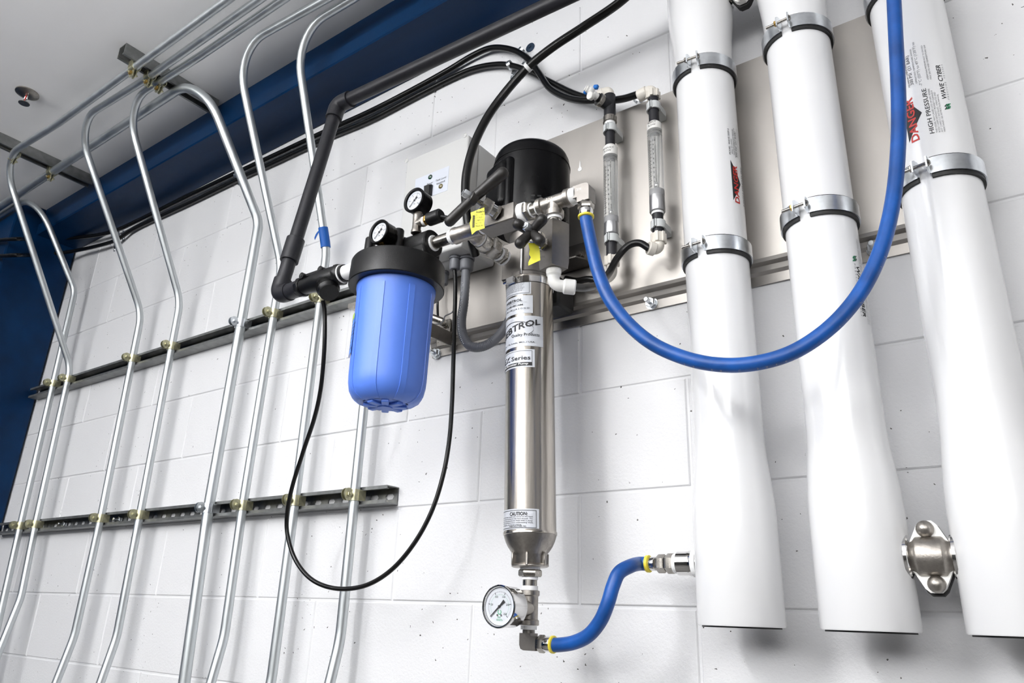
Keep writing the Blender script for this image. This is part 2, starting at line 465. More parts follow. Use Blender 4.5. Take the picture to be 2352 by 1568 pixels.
strut(XL + 0.02, -0.36, ZS1, 'strut_channel', 'upper strut channel on the block wall running behind the blue filter')
def strut_bolt(x, z, lab):
    t = thing('anchor_bolt', lab, 'bolt', (x, 0, z))
    finish('nut', MB().hexn((x, -0.006, z), (x, -0.016, z), 0.011), ZINC, t)
    finish('stud', MB().cyl((x, -0.014, z), (x, -0.032, z), 0.005, 12, ch=0.001), ZINC, t)
p = P(150, 1197, .01); strut_bolt(p.x, ZS2, 'hex anchor bolt inside the lower strut, leftmost one')
p = P(277, 1184, .01); strut_bolt(p.x, ZS2, 'hex anchor bolt inside the lower strut between two conduits')
p = P(576, 750, .01); strut_bolt(p.x, ZS1, 'hex anchor bolt inside the upper strut beside the thick conduit')
def ceil_strut(x, y0, y1, lab):
    t = thing('ceiling_strut', lab, 'strut', (x, y0, CEIL), 'ceiling strut channels')
    h, d, th = 0.0405, 0.041, 0.0025
    pr = [(0.0, -h/2), (d, -h/2), (d, -h/2 + 0.0080), (d - 0.007, -h/2 + 0.0080), (d - 0.007, -h/2 + 0.007), (d - th, -h/2 + 0.007), (d - th, -h/2 + th), (0.0, -h/2 + th)]
    for s in (1, -1):
        finish('channel_side', MB().prism([(s*a, -b) for b, a in pr], (x, y0, CEIL), (1, 0, 0), (0, 0, 1), (0, y1 - y0, 0)), STRUT, t)
    finish('channel_back', MB().box((x, (y0 + y1)/2, CEIL - 0.0015), (h - 2*th, abs(y1 - y0), 0.002)), STRUT, t)
XC1, XC2 = -1.352, -2.21
ceil_strut(XC1, -0.50, -0.175, 'short ceiling strut under the bundle of parallel conduits')
ceil_strut(XC2, -0.56, -0.175, 'ceiling strut at the far left edge under the conduit bend')

# ================================================================= CONDUITS
ZRUN = CEIL - 0.041 - 0.0125
XEND = 0.15
def conduit(name, lab, pts, rs, r, seg=14):
    t = thing(name, lab, 'conduit', pts[0], 'galvanised conduits')
    path = fillet(pts, rs, 9)
    finish('tube', MB().tube(path, r, seg), GALV, t)
    return t, path
OC = 0.053
def W(*q): return [P(a, b, OC) for a, b in q]
def down(p0, p1, z=FLOOR):
    d = p1 - p0; return p1 + d*((z - p1.z)/d.z)
CL = []   # clamp positions
def conduit_right(lab, up, lo, bot, kx, diag, yrun, r=0.0118, bend=0.125, kb=0.17):
    """comes along the ceiling from the right, drops and kicks back to the wall"""
    pu, pl = P(*up, OC), P(*lo, OC)
    pb = P(*bot, OC)
    d = (pu - pl).normalized()
    k = pu + d*((kx - pu.z)/d.z)                      # lower kink
    y0 = yrun
    top = V((k.x + 0.0, -y0, ZRUN))
    top = V((pu.x - .006, -y0 - diag, ZRUN))
    pts = [V((XEND, -y0, ZRUN)), V((top.x + .42, -y0, ZRUN)), top, k, pu, pl, pb, V((pb.x + (pb.x - pl.x)*0.8, pb.y - 0.062, pb.z - 0.35)), V((pb.x + (pb.x - pl.x)*0.8, pb.y - 0.062, FLOOR))]
    global LASTPATH
    t, path = conduit('conduit', lab, pts, [0.3, bend, kb, 0.5, 0.5, 0.25, 0.2], r); LASTPATH = path
    CL.append((pu, r)); CL.append((pl, r))
    return t
conduit_right('second conduit from the left corner, looping over to the outermost ceiling run', (157, 868), (82.4, 1201), (48, 1372), 0.826, .018, 0.453)
conduit_right('third conduit from the left corner, bending up to the middle ceiling run', (304.8, 822.4), (231.8, 1188.9), (171, 1460), 0.953, .016, 0.404)
conduit_right('fourth conduit from the left corner, bending up to the inner ceiling run', (394, 799.5), (322, 1179.6), (268, 1463), 0.943, .010, 0.367)
conduit_right('conduit just right of the thick one, bent onto the ceiling', (628.3, 725.9), (558.7, 1156), (515, 1462), 0.934, .024, 0.299)
conduit_right('conduit with blue tape behind the black pipe, bent onto the ceiling', (735.5, 692.4), (678.5, 1143.8), (622.5, 1568), 0.929, .008, 0.257)
TAPEPATH = LASTPATH
# thick one (E) and the corner one (A) run off to the left along the ceiling
def conduit_left(lab, up, lo, bot, kz, r, ye, via, xl):
    oc = 0.0414 + r
    pu, pl, pb = P(*up, oc), P(*lo, oc), P(*bot, oc)
    d = (pu - pl).normalized()
    k = pu + d*((kz - pu.z)/d.z)
    pts = [V((xl, -ye, ZRUN)), V((via, -ye, ZRUN)), k, pu, pl, pb, down(pl, pb)]
    conduit('conduit', lab, pts, [0.16, 0.10, 0.5, 0.5, 0.5], r)
    CL.append((pu, r)); CL.append((pl, r))
conduit_left('thick conduit curving left along the ceiling in front of the beam', (552.5, 750.4), (479.4, 1164), (423, 1568), 1.13, 0.0148, 0.318, -1.20, -3.5)
conduit_left('leftmost conduit in the corner, curving left below the ceiling', (123.7, 876), (48.2, 1201), (3, 1400), 1.19, 0.0118, 0.282, -2.44, -3.5)
# H: rises behind the blue filter and stops at the upper strut
pu = P(868, 668, OC); pl = P(815.5, 1129.8, OC); pb = P(781, 1470, OC)
conduit('conduit', 'conduit rising behind the bottom of the blue filter sump', [pu, P(834.8, 940, OC), pl, pb, P(752, 1590, OC + 0.02), V((pb.x - 0.05, -OC - 0.05, FLOOR))], [0.5, 0.5, 0.3, 0.2], 0.0118)
CL.append((pu, 0.0118)); CL.append((pl, 0.0118))

# conduit clamps on the wall struts
def clamp_parts(t, c, r, ax, out, m):
    """strap round a conduit centred c, axis ax, 'out' away from the strut"""
    ax = V(ax).normalized(); out = V(out).normalized(); side = out.cross(ax).normalized()
    finish('strap', MB().band(c, ax, r + 0.0003, r + 0.0025, 0.026, rad(12), rad(348), 28, up=out), m, t)
    for s in (1, -1):
        finish('foot', MB().box(c - out*(r*0.5 + 0.004) + side*s*(r + 0.002), (1, 1, 1), M((side*0.0025, out*(r + 0.010), ax*0.024)).transposed()), m, t)
    e = c + out*(r + 0.011)
    for s in (1, -1):
        mb = MB().cyl(e + side*(s*0.0045 - 0.001), e + side*(s*0.0045 + 0.001), 0.0142, 18)
        finish('ear', mb, m, t)
    finish('bolt', MB().cyl(e - side*0.014, e + side*0.018, 0.003, 10).hexn(e - side*0.010, e - side*0.006, 0.0065), m, t)
    finish('nut', MB().box(e + side*0.0095, (1, 1, 1), M((side*0.006, out*0.010, ax*0.011)).transposed()), BRASS if m is GOLD else m, t)
cnames = ['second conduit from the corner', 'third conduit from the corner', 'fourth conduit from the corner', 'conduit right of the thick one', 'taped conduit', 'thick conduit', 'leftmost corner conduit', 'conduit behind the blue filter']
for i, (p, r) in enumerate(CL):
    row = 'upper strut' if i % 2 == 0 else 'lower strut'
    z = ZS1 if i % 2 == 0 else ZS2
    mm = ZINC if cnames[i//2] == 'thick conduit' else GOLD
    # keep it on the conduit at the strut's height
    c = V((p.x, p.y, z))
    t = thing('conduit_clamp', ('zinc' if mm is ZINC else 'yellow zinc') + ' pipe clamp fixing the ' + cnames[i//2] + ' to the ' + row, 'clamp', c, 'conduit clamps')
    clamp_parts(t, c, r, (0, 0, 1), (0, -1, 0), mm)
for (x, y, r, lab) in [(XC1, 0.452, .0118, 'outermost run at the short ceiling strut'), (XC1, 0.402, .0118, 'middle run at the short ceiling strut'), (XC1, 0.366, .0118, 'inner run at the short ceiling strut'), (XC2, 0.452, .0118, 'looping conduit at the far left ceiling strut'), (XC2, 0.318, .0148, 'thick conduit at the far left ceiling strut')]:
    c = V((x, -y, ZRUN))
    t = thing('conduit_clamp', 'yellow zinc pipe clamp on the ' + lab, 'clamp', c, 'conduit clamps')
    clamp_parts(t, c, r, (1, 0, 0), (0, 0, -1), GOLD)

# sprinkler on the ceiling
s = PZ(62, 216, CEIL - 0.005)
t = thing('sprinkler', 'small fire sprinkler head hanging from the white ceiling', 'sprinkler', V((s.x, s.y, CEIL)))
c = V((s.x, s.y, CEIL))
finish('rosette', MB().lathe(c, (0, 0, -1), [(0, 0.036), (0.004, 0.036), (0.010, 0.024), (0.012, 0.012)], 24), SSC, t)
finish('frame', MB().tube(catmull([c + V((-.010, 0, -.01)), c + V((-.014, 0, -.025)), c + V((-.004, 0, -.042))], 5), 0.0022, 8).tube(catmull([c + V((.010, 0, -.01)), c + V((.014, 0, -.025)), c + V((.004, 0, -.042))], 5), 0.0022, 8), CHROME, t)
finish('bulb', MB().cyl(c + V((0, 0, -.012)), c + V((0, 0, -.040)), 0.0025, 8), RINK, t)
finish('deflector', MB().cyl(c + V((0, 0, -.042)), c + V((0, 0, -.0445)), 0.017, 20), SSC, t)

# blue tape on a conduit
tp_hi, tp_lo = 1.030, 0.935
den = []
for q0_, q1_ in zip(TAPEPATH, TAPEPATH[1:]):
    for k in range(12): den.append(q0_.lerp(q1_, k/12))
den = [q_ for q_ in den if tp_lo < q_.z < tp_hi]
tpp = [den[0]]
for q_ in den:
    if (q_ - tpp[-1]).length > .008: tpp.append(q_)
random.seed(3)
tmb = MB().tube(tpp, [.0137 + random.uniform(-.0003, .0008) for _ in tpp], 14)
top_ = tpp[0] if tpp[0].z > tpp[-1].z else tpp[-1]
tmb.prism([(0, 0), (-.012, -.004), (-.015, -.012), (-.011, -.026), (-.004, -.034), (.002, -.040)], top_ + V((-.009, -.003, -.004)), (1, -.2, 0), (0, .35, 1), (0, .0012, 0))
t = tag(finish('masking_tape', tmb, BTAPE), 'torn blue masking tape wrapped round a galvanised conduit', 'tape')

# ================================================================= STAINLESS PANEL
PX0, PX1, PO, PZB, PZT = -0.412, 0.745, 0.030, 0.556, 1.032
pt = thing('mounting_panel', 'bent stainless steel mounting panel behind the pump and white vessels', 'panel', (PX0, 0, PZB))
prof = [(0.002, PZB), (0.0045, PZB), (0.0045, 0.574), (0.011, 0.579), (0.014, 0.588), (0.0275, 0.590), (PO, 0.596), (PO, PZT), (PO - .004, PZT + .003), (0.002, PZT + .003), (0.002, PZT), (PO - 0.004, PZT), (PO - 0.003, 0.598), (0.012, 0.592), (0.008, 0.583), (0.002, 0.578)]
finish('sheet', MB().prism([(-o, z) for o, z in prof], (PX0, 0, 0), (0, 1, 0), (0, 0, 1), (PX1 - PX0, 0, 0)), SSP, pt, sharp=20)
for q, lab in [((1497, 697), 'stud and nut on the panel flange left of the first white vessel'), ((2008, 572), 'stud and nut on the panel flange left of the third white vessel'), ((1003, 812), 'stud and nut on the panel flange behind the blue filter')]:
    c = P(*q, 0.006); c = V((c.x, -0.005, c.z))
    t = thing('anchor_bolt', lab, 'bolt', c, 'panel anchor bolts')
    finish('washer', MB().cyl(c, c + V((0, -.002, 0)), 0.0125, 20), ZINC, t)
    finish('nut', MB().hexn(c + V((0, -.002, 0)), c + V((0, -.012, 0)), 0.0105), ZINC, t)
    finish('stud', MB().cyl(c + V((0, -.010, 0)), c + V((0, -.028, 0)), 0.005, 14, ch=.001), ZINC, t)

# ================================================================= WHITE VESSELS
VO, VR = 0.0915, 0.0547
VZB = -0.0255
VX = [0.3365, 0.5145, 0.6915]
vnames = ['white pressure vessel nearest the pump, danger print low on its right side',
          'middle white pressure vessel crossed by the blue hose loop',
          'rightmost white pressure vessel with large danger print above its clamp']
vess = []
for i, x in enumerate(VX):
    t = thing('pressure_vessel', vnames[i], 'vessel', (x, -VO, VZB), 'white pressure vessels')
    pr = [(0, 0.0600), (0.0, 0.0625), (0.002, 0.0636), (0.155, 0.0634), (0.185, 0.0622), (0.215, 0.0598), (0.25, 0.0563), (0.275, 0.0549), (0.30, VR), (1.02, VR), (1.045, 0.0550), (1.075, 0.0567), (1.105, 0.0598), (1.13, 0.0622), (1.155, 0.0636), (1.30, 0.0636), (1.302, 0.0600)]
    finish('shell', MB().lathe((x, -VO, VZB), (0, 0, 1), pr, 64), VESS, t, sharp=30)
    finish('end_plug', MB().cyl((x, -VO, VZB + 0.002), (x, -VO, VZB - 0.0022), 0.0575, 40), RUBB, t, 'black end plug recessed in the bottom')
    vess.append(t)
def vprint(i, name, t, phi, z, rot, m, dr=0.0004):
    mb = MB(); put_cyl(mb, t, (VX[i], -VO, 0), (0, 0, 1), VR + dr, phi, z, rot)
    return finish(name, mb, m, vess[i])
def fit(t_, L):
    """scale a text along its run so that it is L long"""
    vs, fs = t_; x1 = max(v[0] for v in vs); return [(x*L/x1, y) for x, y in vs], fs
R_ = VR
def danger_block(i, b, z0):
    """print reading upward; b baseline angle in degrees, z0 bottom of the word"""
    R = VR + 0.0002; mb = MB(); rows = 16; L = 0.083
    vs, fs = [], []
    for k in range(rows + 1):
        z = z0 + 0.004 + L*k/rows; fr = 1 - abs(2*k/rows - 1)
        for q in range(6):
            ph = rad(b - 16 + 26*fr*q/5)
            vs.append(V((VX[i] + sin(ph)*R, -VO - cos(ph)*R, z)))
    for k in range(rows):
        for q in range(5): fs.append([k*6 + q, k*6 + q + 1, k*6 + 7 + q, k*6 + 6 + q])
    finish('danger_triangle', mb.add(vs, fs), INK, vess[i])
    vprint(i, 'danger_lettering', fit(text2d('DANGER', 0.0116, 0.022), 0.079), rad(b), z0, 1, RINK, 0.0006)
    vprint(i, 'lettering', fit(text2d('HIGH PRESSURE', 0.0062, 0.004), 0.082), rad(b + 21.5), z0 + .004, 1, INK)
    ws = ['THIS VESSEL MAY CAUSE LOSS OF LIFE, SEVERE', 'BODILY HARM WITHOUT PROPERTY DAMAGE IF', 'NOT CORRECTLY INSTALLED, OPERATED AND', 'MAINTAINED. SEE INSTRUCTION MANUAL']
    mb = MB()
    for k, w in enumerate(ws):
        put_cyl(mb, fit(text2d(w, 0.0024), .080 - .004*k), (VX[i], -VO, 0), (0, 0, 1), VR + 0.0004, rad(b + 26 + 3.6*k), z0 + .004, 1)
    finish('small_print', mb, GINK, vess[i])
    vprint(i, 'lettering', fit(text2d('300 PSI  (21 BAR)', 0.0046), .056), rad(b + 6), z0 + 0.099, 1, INK)
    vprint(i, 'small_print', fit(text2d('MAXIMUM OPERATING PRESSURE', 0.0024), .064), rad(b + 0.5), z0 + 0.097, 1, INK)
    vprint(i, 'lettering', fit(text2d('-7\u00b0C (20\u00b0F) to 49\u00b0C (120\u00b0F) to', 0.0040), .084), rad(b + 17.5), z0 + 0.092, 1, GINK)
    vprint(i, 'small_print', fit(text2d('OPERATING TEMPERATURE RANGE', 0.0024), .066), rad(b + 11.5), z0 + 0.099, 1, GINK)
    mb = MB()
    for k, w in enumerate(['OPERATING PRESSURE NOT TO EXCEED', 'MAX 300 PSI AND TEMPERATURE 120F']):
        put_cyl(mb, fit(text2d(w, 0.0024), .066), (VX[i], -VO, 0), (0, 0, 1), VR + 0.0004, rad(b + 28 + 4*k), z0 + 0.100, 1)
    finish('small_print', mb, GINK, vess[i])
danger_block(2, -12, 0.668)
vprint(2, 'brand_lettering', fit(text2d('WAVE CYBER', 0.0066, 0.010, shear=0.1), .064), rad(36), .730, 1, INK)
vprint(2, 'small_print', fit(text2d('P R E S S U R E    V E S S E L S', 0.0026), .066), rad(40.5), .729, 1, GINK)
def wave_logo(i, phi, z, sgn):
    for c, (m, off) in enumerate(((INK, 0.0), (GRNK, 0.0035))):
        mb = MB()
        for k in range(2):
            pts = [(0, 0), (0.004, 0.003), (0.006, 0.0005), (0.010, 0.004)]
            for (a, b), (c2, d) in zip(pts, pts[1:]):
                o = 0.006*k + off
                ring = []
                for (u, v) in ((a, b), (c2, d), (c2, d + 0.0016), (a, b + 0.0016)):
                    pp = phi + sgn*(v + o*0.6)/VR; zz = z + (u + o*0.15)*sgn
                    ring.append(V((VX[i] + sin(pp)*(VR + .0005), -VO - cos(pp)*(VR + .0005), zz)))
                mb.add(ring, [[0, 1, 2, 3]])
        finish('logo', mb, m, vess[i])
wave_logo(2, rad(29.5), .711, 1)
danger_block(0, 76, 0.671)
vprint(0, 'small_print', fit(text2d('MODEL: WAVE-300P-4', 0.0040), .056), rad(62.5), .769, 1, INK)
mb = MB()
for k, w in enumerate(['SERIAL NO: 0000000', 'MAXIMUM OPERATING PRESSURE']):
    put_cyl(mb, text2d(w, 0.0026), (VX[0], -VO, 0), (0, 0, 1), VR + 0.0004, rad(67.5 + 5*k), .772, 1)
finish('small_print', mb, INK, vess[0])
# second vessel, reading down
wave_logo(1, rad(69), .5195, -1)
vprint(1, 'brand_lettering', fit(text2d('WAVE CYBER', 0.0075, 0.014, shear=0.15), .086), rad(64.5), .503, -1, INK)
vprint(1, 'small_print', fit(text2d('P R E S S U R E    V E S S E L S', 0.0030), .088), rad(60), .505, -1, GINK)
mb = MB()
for k in range(3):
    put_cyl(mb, text2d('WARNING  READ MANUAL BEFORE USE  DO NOT EXCEED RATED PRESSURE OF VESSEL', 0.0026), (VX[1], -VO, 0), (0, 0, 1), VR + 0.0004, rad(75 + 4.5*k), 0.553, -1)
finish('small_print', mb, GINK, vess[1])

# strap clamps on the vessels
def vclamp(i, z, gap, label, tilt=0.0):
    x = VX[i]; c = V((x, -VO, z))
    t = thing('strap_clamp', label, 'clamp', c, 'vessel strap clamps')
    r = VR
    def ang(p): return p    # from -y towards +x
    up = (0, -1, 0); ax = (0, 0, 1)   # u = -y ; w = ax x u = +x
    a = rad(gap)
    finish('rubber_liner', MB().band(c - V((0, 0, .0015)), ax, r + 0.0001, r + 0.0042, 0.034, a + rad(9), a + rad(351), 44, up), RUBB, t, 'black rubber liner')
    for k, (a0, a1) in enumerate(((a + rad(7), a + rad(179)), (a + rad(181), a + rad(353)))):
        finish('band', MB().band(c, ax, r + 0.0044, r + 0.0066, 0.026, a0, a1, 26, up), ZINC, t)
    for s in (1, -1):
        aa = a + s*rad(7.5); d = V((sin(aa), -cos(aa), 0)); tg = V((cos(aa), sin(aa), 0))
        mb = MB(); pl = [(-0.013, 0), (0.013, 0), (0.013, 0.010), (0.009, 0.017), (-0.009, 0.017), (-0.013, 0.010)]
        mb.prism(pl, c + d*(r + 0.0045) - tg*0.0011, V((0, 0, 1)), d, tg*0.0022)
        finish('ear', mb, ZINC, t)
    d = V((sin(a), -cos(a), 0)); tg = V((cos(a), sin(a), 0)); e = c + d*(r + 0.0150)
    finish('bolt', MB().cyl(e - tg*0.030, e + tg*0.012, 0.0026, 10).lathe(e + tg*0.0090, tg, [(0, 0.0058), (0.002, 0.0058), (0.0045, 0.003)], 14), SS, t)
    finish('nut', MB().hexn(e - tg*0.0150, e - tg*0.0105, 0.0055), BRASS if i == 1 else SS, t)
vclamp(0, 0.975, 4, 'upper strap clamp on the vessel nearest the pump')
vclamp(0, 0.587, -5, 'lower strap clamp on the vessel nearest the pump')
vclamp(1, 0.975, -4, 'upper strap clamp on the middle vessel')
vclamp(1, 0.606, -10, 'lower strap clamp on the middle vessel, brass nut')
vclamp(2, 0.980, 2, 'upper strap clamp on the rightmost vessel at the top edge')
vclamp(2, 0.617, -13, 'lower strap clamp on the rightmost vessel below the danger print')

# grooved couplings between vessels
def coupling(xa, xb, z, label):
    xc = (xa + xb)/2; c = V((xc, -VO, z))
    t = thing('pipe_coupling', label, 'coupling', c, 'grooved pipe couplings')
    finish('port_pipe', MB().cyl((xa, -VO, z), (xb, -VO, z), 0.0215, 28), SS, t)
    for s in (1, -1):
        x0 = xc + s*0.0245
        finish('end_ring', MB().lathe((x0, -VO, z), (s, 0, 0), [(0, 0.029), (0.002, 0.031), (0.006, 0.031), (0.0075, 0.029)], 32), CHROME, t)
    # housing halves: front and back plates with a barrel
    pl = [(-0.0065, 0.046), (0.0065, 0.046), (0.012, 0.041), (0.0245, 0.016), (0.0245, -0.016), (0.012, -0.041), (0.0065, -0.046), (-0.0065, -0.046), (-0.012, -0.041), (-0.0245, -0.016), (-0.0245, 0.016), (-0.012, 0.041)]
    finish('front_half', MB().prism(pl, c + V((0, -0.014, 0)), (1, 0, 0), (0, 0, 1), (0, 0.011, 0)), WHTP, t, 'pale front flange')
    finish('back_half', MB().prism([(a*1.0, b*1.04) for a, b in pl], c + V((0, -0.001, -0.002)), (1, 0, 0), (0, 0, 1), (0, 0.012, 0)), RUBB, t, 'dark rear flange')
    mb = MB(); rings = []
    for xx, r in ((-0.0245, 0.021), (-0.020, 0.0235), (-0.0165, 0.0285), (-0.0145, 0.0295), (0.0145, 0.0295), (0.0165, 0.0285), (0.020, 0.0235), (0.0245, 0.021)):
        rings.append([c + V((xx, -0.010 - cos(a)*r*0.75, sin(a)*r*0.88)) for a in [rad(-90 + 180*k/14) for k in range(15)]])
    finish('barrel', mb.loft(rings, ring_closed=False, caps=False), SSC, t)
    for s in (1, -1):
        finish('dome_nut', MB().lathe(c + V((0.002*s*-1, -0.014, s*0.0352)), (0, -1, 0), [(0, 0.0095), (0.001, 0.0112), (0.005, 0.0105), (0.009, 0.0075), (0.0112, 0.003), (0.0115, 0)], 20), SSC, t)
coupling(VX[1] + 0.05, VX[2] - 0.05, 0.070, 'grooved steel coupling low between the middle and rightmost vessels')
coupling(VX[0] + 0.05, VX[1] - 0.05, 1.160, 'grooved coupling at the top edge between the two left vessels')

# ================================================================= BLUE FILTER
FX, FY = -0.228, -0.318
FC = V((FX, FY, 0))
ZR = 0.648
flt = thing('water_filter', 'big blue water filter housing with a black screw lid', 'filter', (FX, FY, 0.29))
lid = MB().lathe((FX, FY, 0.570), (0, 0, 1), [(0, 0.080), (0, 0.0925), (0.0015, 0.0938), (0.048, 0.0925), (0.052, 0.0905), (0.0535, 0.086), (0.0535, 0.03)], 72)
finish('lid', lid, BLKP, flt)
finish('port_housing', MB().cyl((FX - 0.090, FY, ZR), (FX + 0.090, FY, ZR), 0.0275, 28, ch=0.002).box((FX, FY, 0.628), (0.176, 0.050, 0.032), bev=0.004).cyl((FX, FY, 0.61), (FX, FY, 0.672), 0.036, 32, ch=0.004), BLKP, flt)
for q, z1 in ((P(850, 563, .372), 0.668), (P(915, 548, .352), 0.680)):
    finish('vent_boss', MB().lathe((q.x, q.y, 0.612), (0, 0, 1), [(0, 0.0115), (z1 - 0.614, 0.0102), (z1 - 0.612, 0.009)], 20), BLKP, flt)
# sump with ribs
pr = []
zt, zb = 0.590, 0.337
pr = [(0.0, 0.030), (0.0, 0.044), (0.0025, 0.052), (0.010, 0.0625), (0.021, 0.0690), (0.036, 0.0720), (0.050, 0.0728), (0.218, 0.0752), (0.225, 0.0768), (zt - zb, 0.0780)]
finish('sump', MB().lathe((FX, FY, zb), (0, 0, 1), pr, 72), SUMP, flt)
ribs = [-150, -100, -62, -20, 24, 68, 110, 150]
for a in (-62, -52 + 43, 35, 79, 123, 167, -105, -149):
    mb = MB(); a = rad(a - 10); w = 0.0065
    rings = []
    for t_, r in [(p_[0], p_[1]) for p_ in pr[1:8]]:
        d = V((sin(a), -cos(a), 0)); g = V((cos(a), sin(a), 0)); c = V((FX, FY, zb + t_)) + d*(r + 0.0011); b = V((FX, FY, zb + t_)) + d*(r - 0.003)
        rings.append([b - g*w, c - g*(w - .0008), c + g*(w - .0008), b + g*w])
    finish('rib', mb.loft(rings), SUMP, flt)
mb = MB()
for k in range(4):
    a = rad(45*k); d = V((sin(a), cos(a), 0))
    mb.box((FX, FY, zb - 0.002), (0.080, 0.014, 0.006), M.Rotation(a, 3, 'Z'), bev=0.0015)
mb.cyl((FX, FY, zb - 0.007), (FX, FY, zb + 0.004), 0.014, 20)
finish('base_ribs', mb, SUMP, flt)
# sticker on the left
mb = MB(); patch(mb, (FX, FY, 0), (0, 0, 1), 0.0757, rad(-50), rad(-25), 0.424, 0.506)
finish('sticker', mb, STKB, flt)
mb = MB(); patch(mb, (FX, FY, 0), (0, 0, 1), 0.0763, rad(-50), rad(-26.5), 0.494, 0.505)
finish('sticker_band', mb, LIME, flt)
mb = MB()
for k in range(9):
    put_cyl(mb, text2d(['IMPORTANT', 'CHECK O-RING AND', 'LUBRICATE BEFORE', 'CLOSING. REPLACE', 'EVERY SIX MONTHS', 'MAX PRESSURE', '100 PSI COLD', 'WATER ONLY', 'DO NOT FREEZE'][k], 0.0038, sx=.8), (FX, FY, 0), (0, 0, 1), 0.0764, rad(-49), 0.487 - 0.0068*k)
finish('sticker_print', mb, INK, flt)
# steel carrier bracket of the filter
br = thing('filter_bracket', 'stainless bracket carrying the blue filter off the panel', 'bracket', (FX, -0.06, 0.60))
finish('side_plate', MB().box((FX - 0.092, -0.130, 0.574), (0.003, 0.192, 0.034), bev=0.001), SSM, br)
finish('foot_plate', MB().box((FX - 0.080, -0.0325, 0.61), (0.026, 0.003, 0.05), bev=0.001), SSM, br)
finish('front_tab', MB().prism([(0, 0), (0.040, -0.010), (0.040, 0.008), (0, 0.010)], V((FX - 0.130, -0.325, 0.558)), (1, 0, 0), (0, 0, 1), (0, 0.12, 0)), SS, br)
c = P(1022, 768, .034)
lb = thing('solenoid_bracket', 'small steel plate with two bolts at the panel foot beside the filter', 'bracket', c)
finish('plate', MB().box((c.x - 0.004, -0.0345, c.z + 0.004), (0.040, 0.003, 0.066), bev=0.002), SS, lb)
for dz in (0.022, -0.014):
    finish('bolt', MB().hexn((c.x, -0.036, c.z + dz), (c.x, -0.042, c.z + dz), 0.0075).cyl((c.x, -0.04, c.z + dz), (c.x, -0.050, c.z + dz), 0.004, 12), SS, lb)
a = P(985, 726, .075); b = P(1020, 739, .06)
finish('valve_stub', MB().cyl(a, b, 0.0085, 18, ch=.002), SS, lb)

# ================================================================= FITTINGS along the front run
RY = FY
def X(px, py): return P(px, py, -RY).x
def run(x): return V((x, RY, ZR))
def tape(parent, x0, x1, r, c=None, ax=None):
    return finish('thread_tape', MB().cyl(run(x0), run(x1), r, 26, ch=min(.001, abs(x1-x0)*.3)), TAPE, parent)
x0 = FX + 0.088
xe = [x0] + [X(*q) for q in ((998, 555), (1034, 543), (1044, 540), (1106, 519), (1114, 516), (1196, 491), (1206, 488), (1214, 486), (1222, 483), (1238, 478), (1312, 453), (1322, 449), (1332, 446), (1346, 442))]
nip = thing('pipe_nipple', 'short stainless pipe nipple leaving the filter lid', 'pipe', run(xe[0]))
finish('barrel', MB().cyl(run(xe[0] - .01), run(xe[3] + .006), 0.0118, 26), SS, nip)
tape(nip, xe[0], xe[1] + .001, 0.0158); tape(nip, xe[2] + .001, xe[3], 0.0140)
# tee with a branch into the wall direction
tee = thing('pipe_tee', 'stainless tee between the filter nipple and the square needle valve', 'fitting', run((xe[3] + xe[4])/2))
xm = (xe[3] + xe[4])/2 + 0.004
finish('body', MB().lathe(run(xe[3]), (1, 0, 0), [(0, .0150), (.001, .0164), (.007, .0164), (.009, .0152), (xe[4] - xe[3] - .009, .0152), (xe[4] - xe[3] - .007, .0164), (xe[4] - xe[3] - .001, .0164), (xe[4] - xe[3], .0150)], 32), SSC, tee)
bd = V((0.02, 1, -0.10)).normalized()           # branch direction: back towards the pump head
b0 = run(xm)
finish('branch', MB().lathe(b0, bd, [(0, .0145), (.018, .0145), (.020, .0160), (.028, .0160), (.029, .0150)], 28), SSC, tee)
un = thing('pipe_union', 'chain of hex union nuts joining the front tee to the pump head', 'fitting', b0 + bd*0.03)
L_ = 0.115
finish('thread_tape', MB().cyl(b0 + bd*0.028, b0 + bd*0.033, 0.0150, 26), TAPE, un)
finish('collar', MB().lathe(b0, bd, [(.033, .0165), (.040, .0180), (.050, .0180), (.054, .0165)], 28), SS, un)
finish('union_nut', MB().hexn(b0 + bd*0.052, b0 + bd*0.078, 0.0215), SS, un)
finish('barrel', MB().cyl(b0 + bd*0.076, b0 + bd*0.094, 0.0125, 24), SS, un)
finish('thread_tape', MB().cyl(b0 + bd*0.086, b0 + bd*0.0915, 0.0146, 24), TAPE, un)
finish('bushing', MB().hexn(b0 + bd*0.0915, b0 + bd*0.102, 0.0185), SS, un)
finish('thread_tape', MB().cyl(b0 + bd*0.102, b0 + bd*0.107, 0.0165, 24), TAPE, un)
UE = b0 + bd*0.107
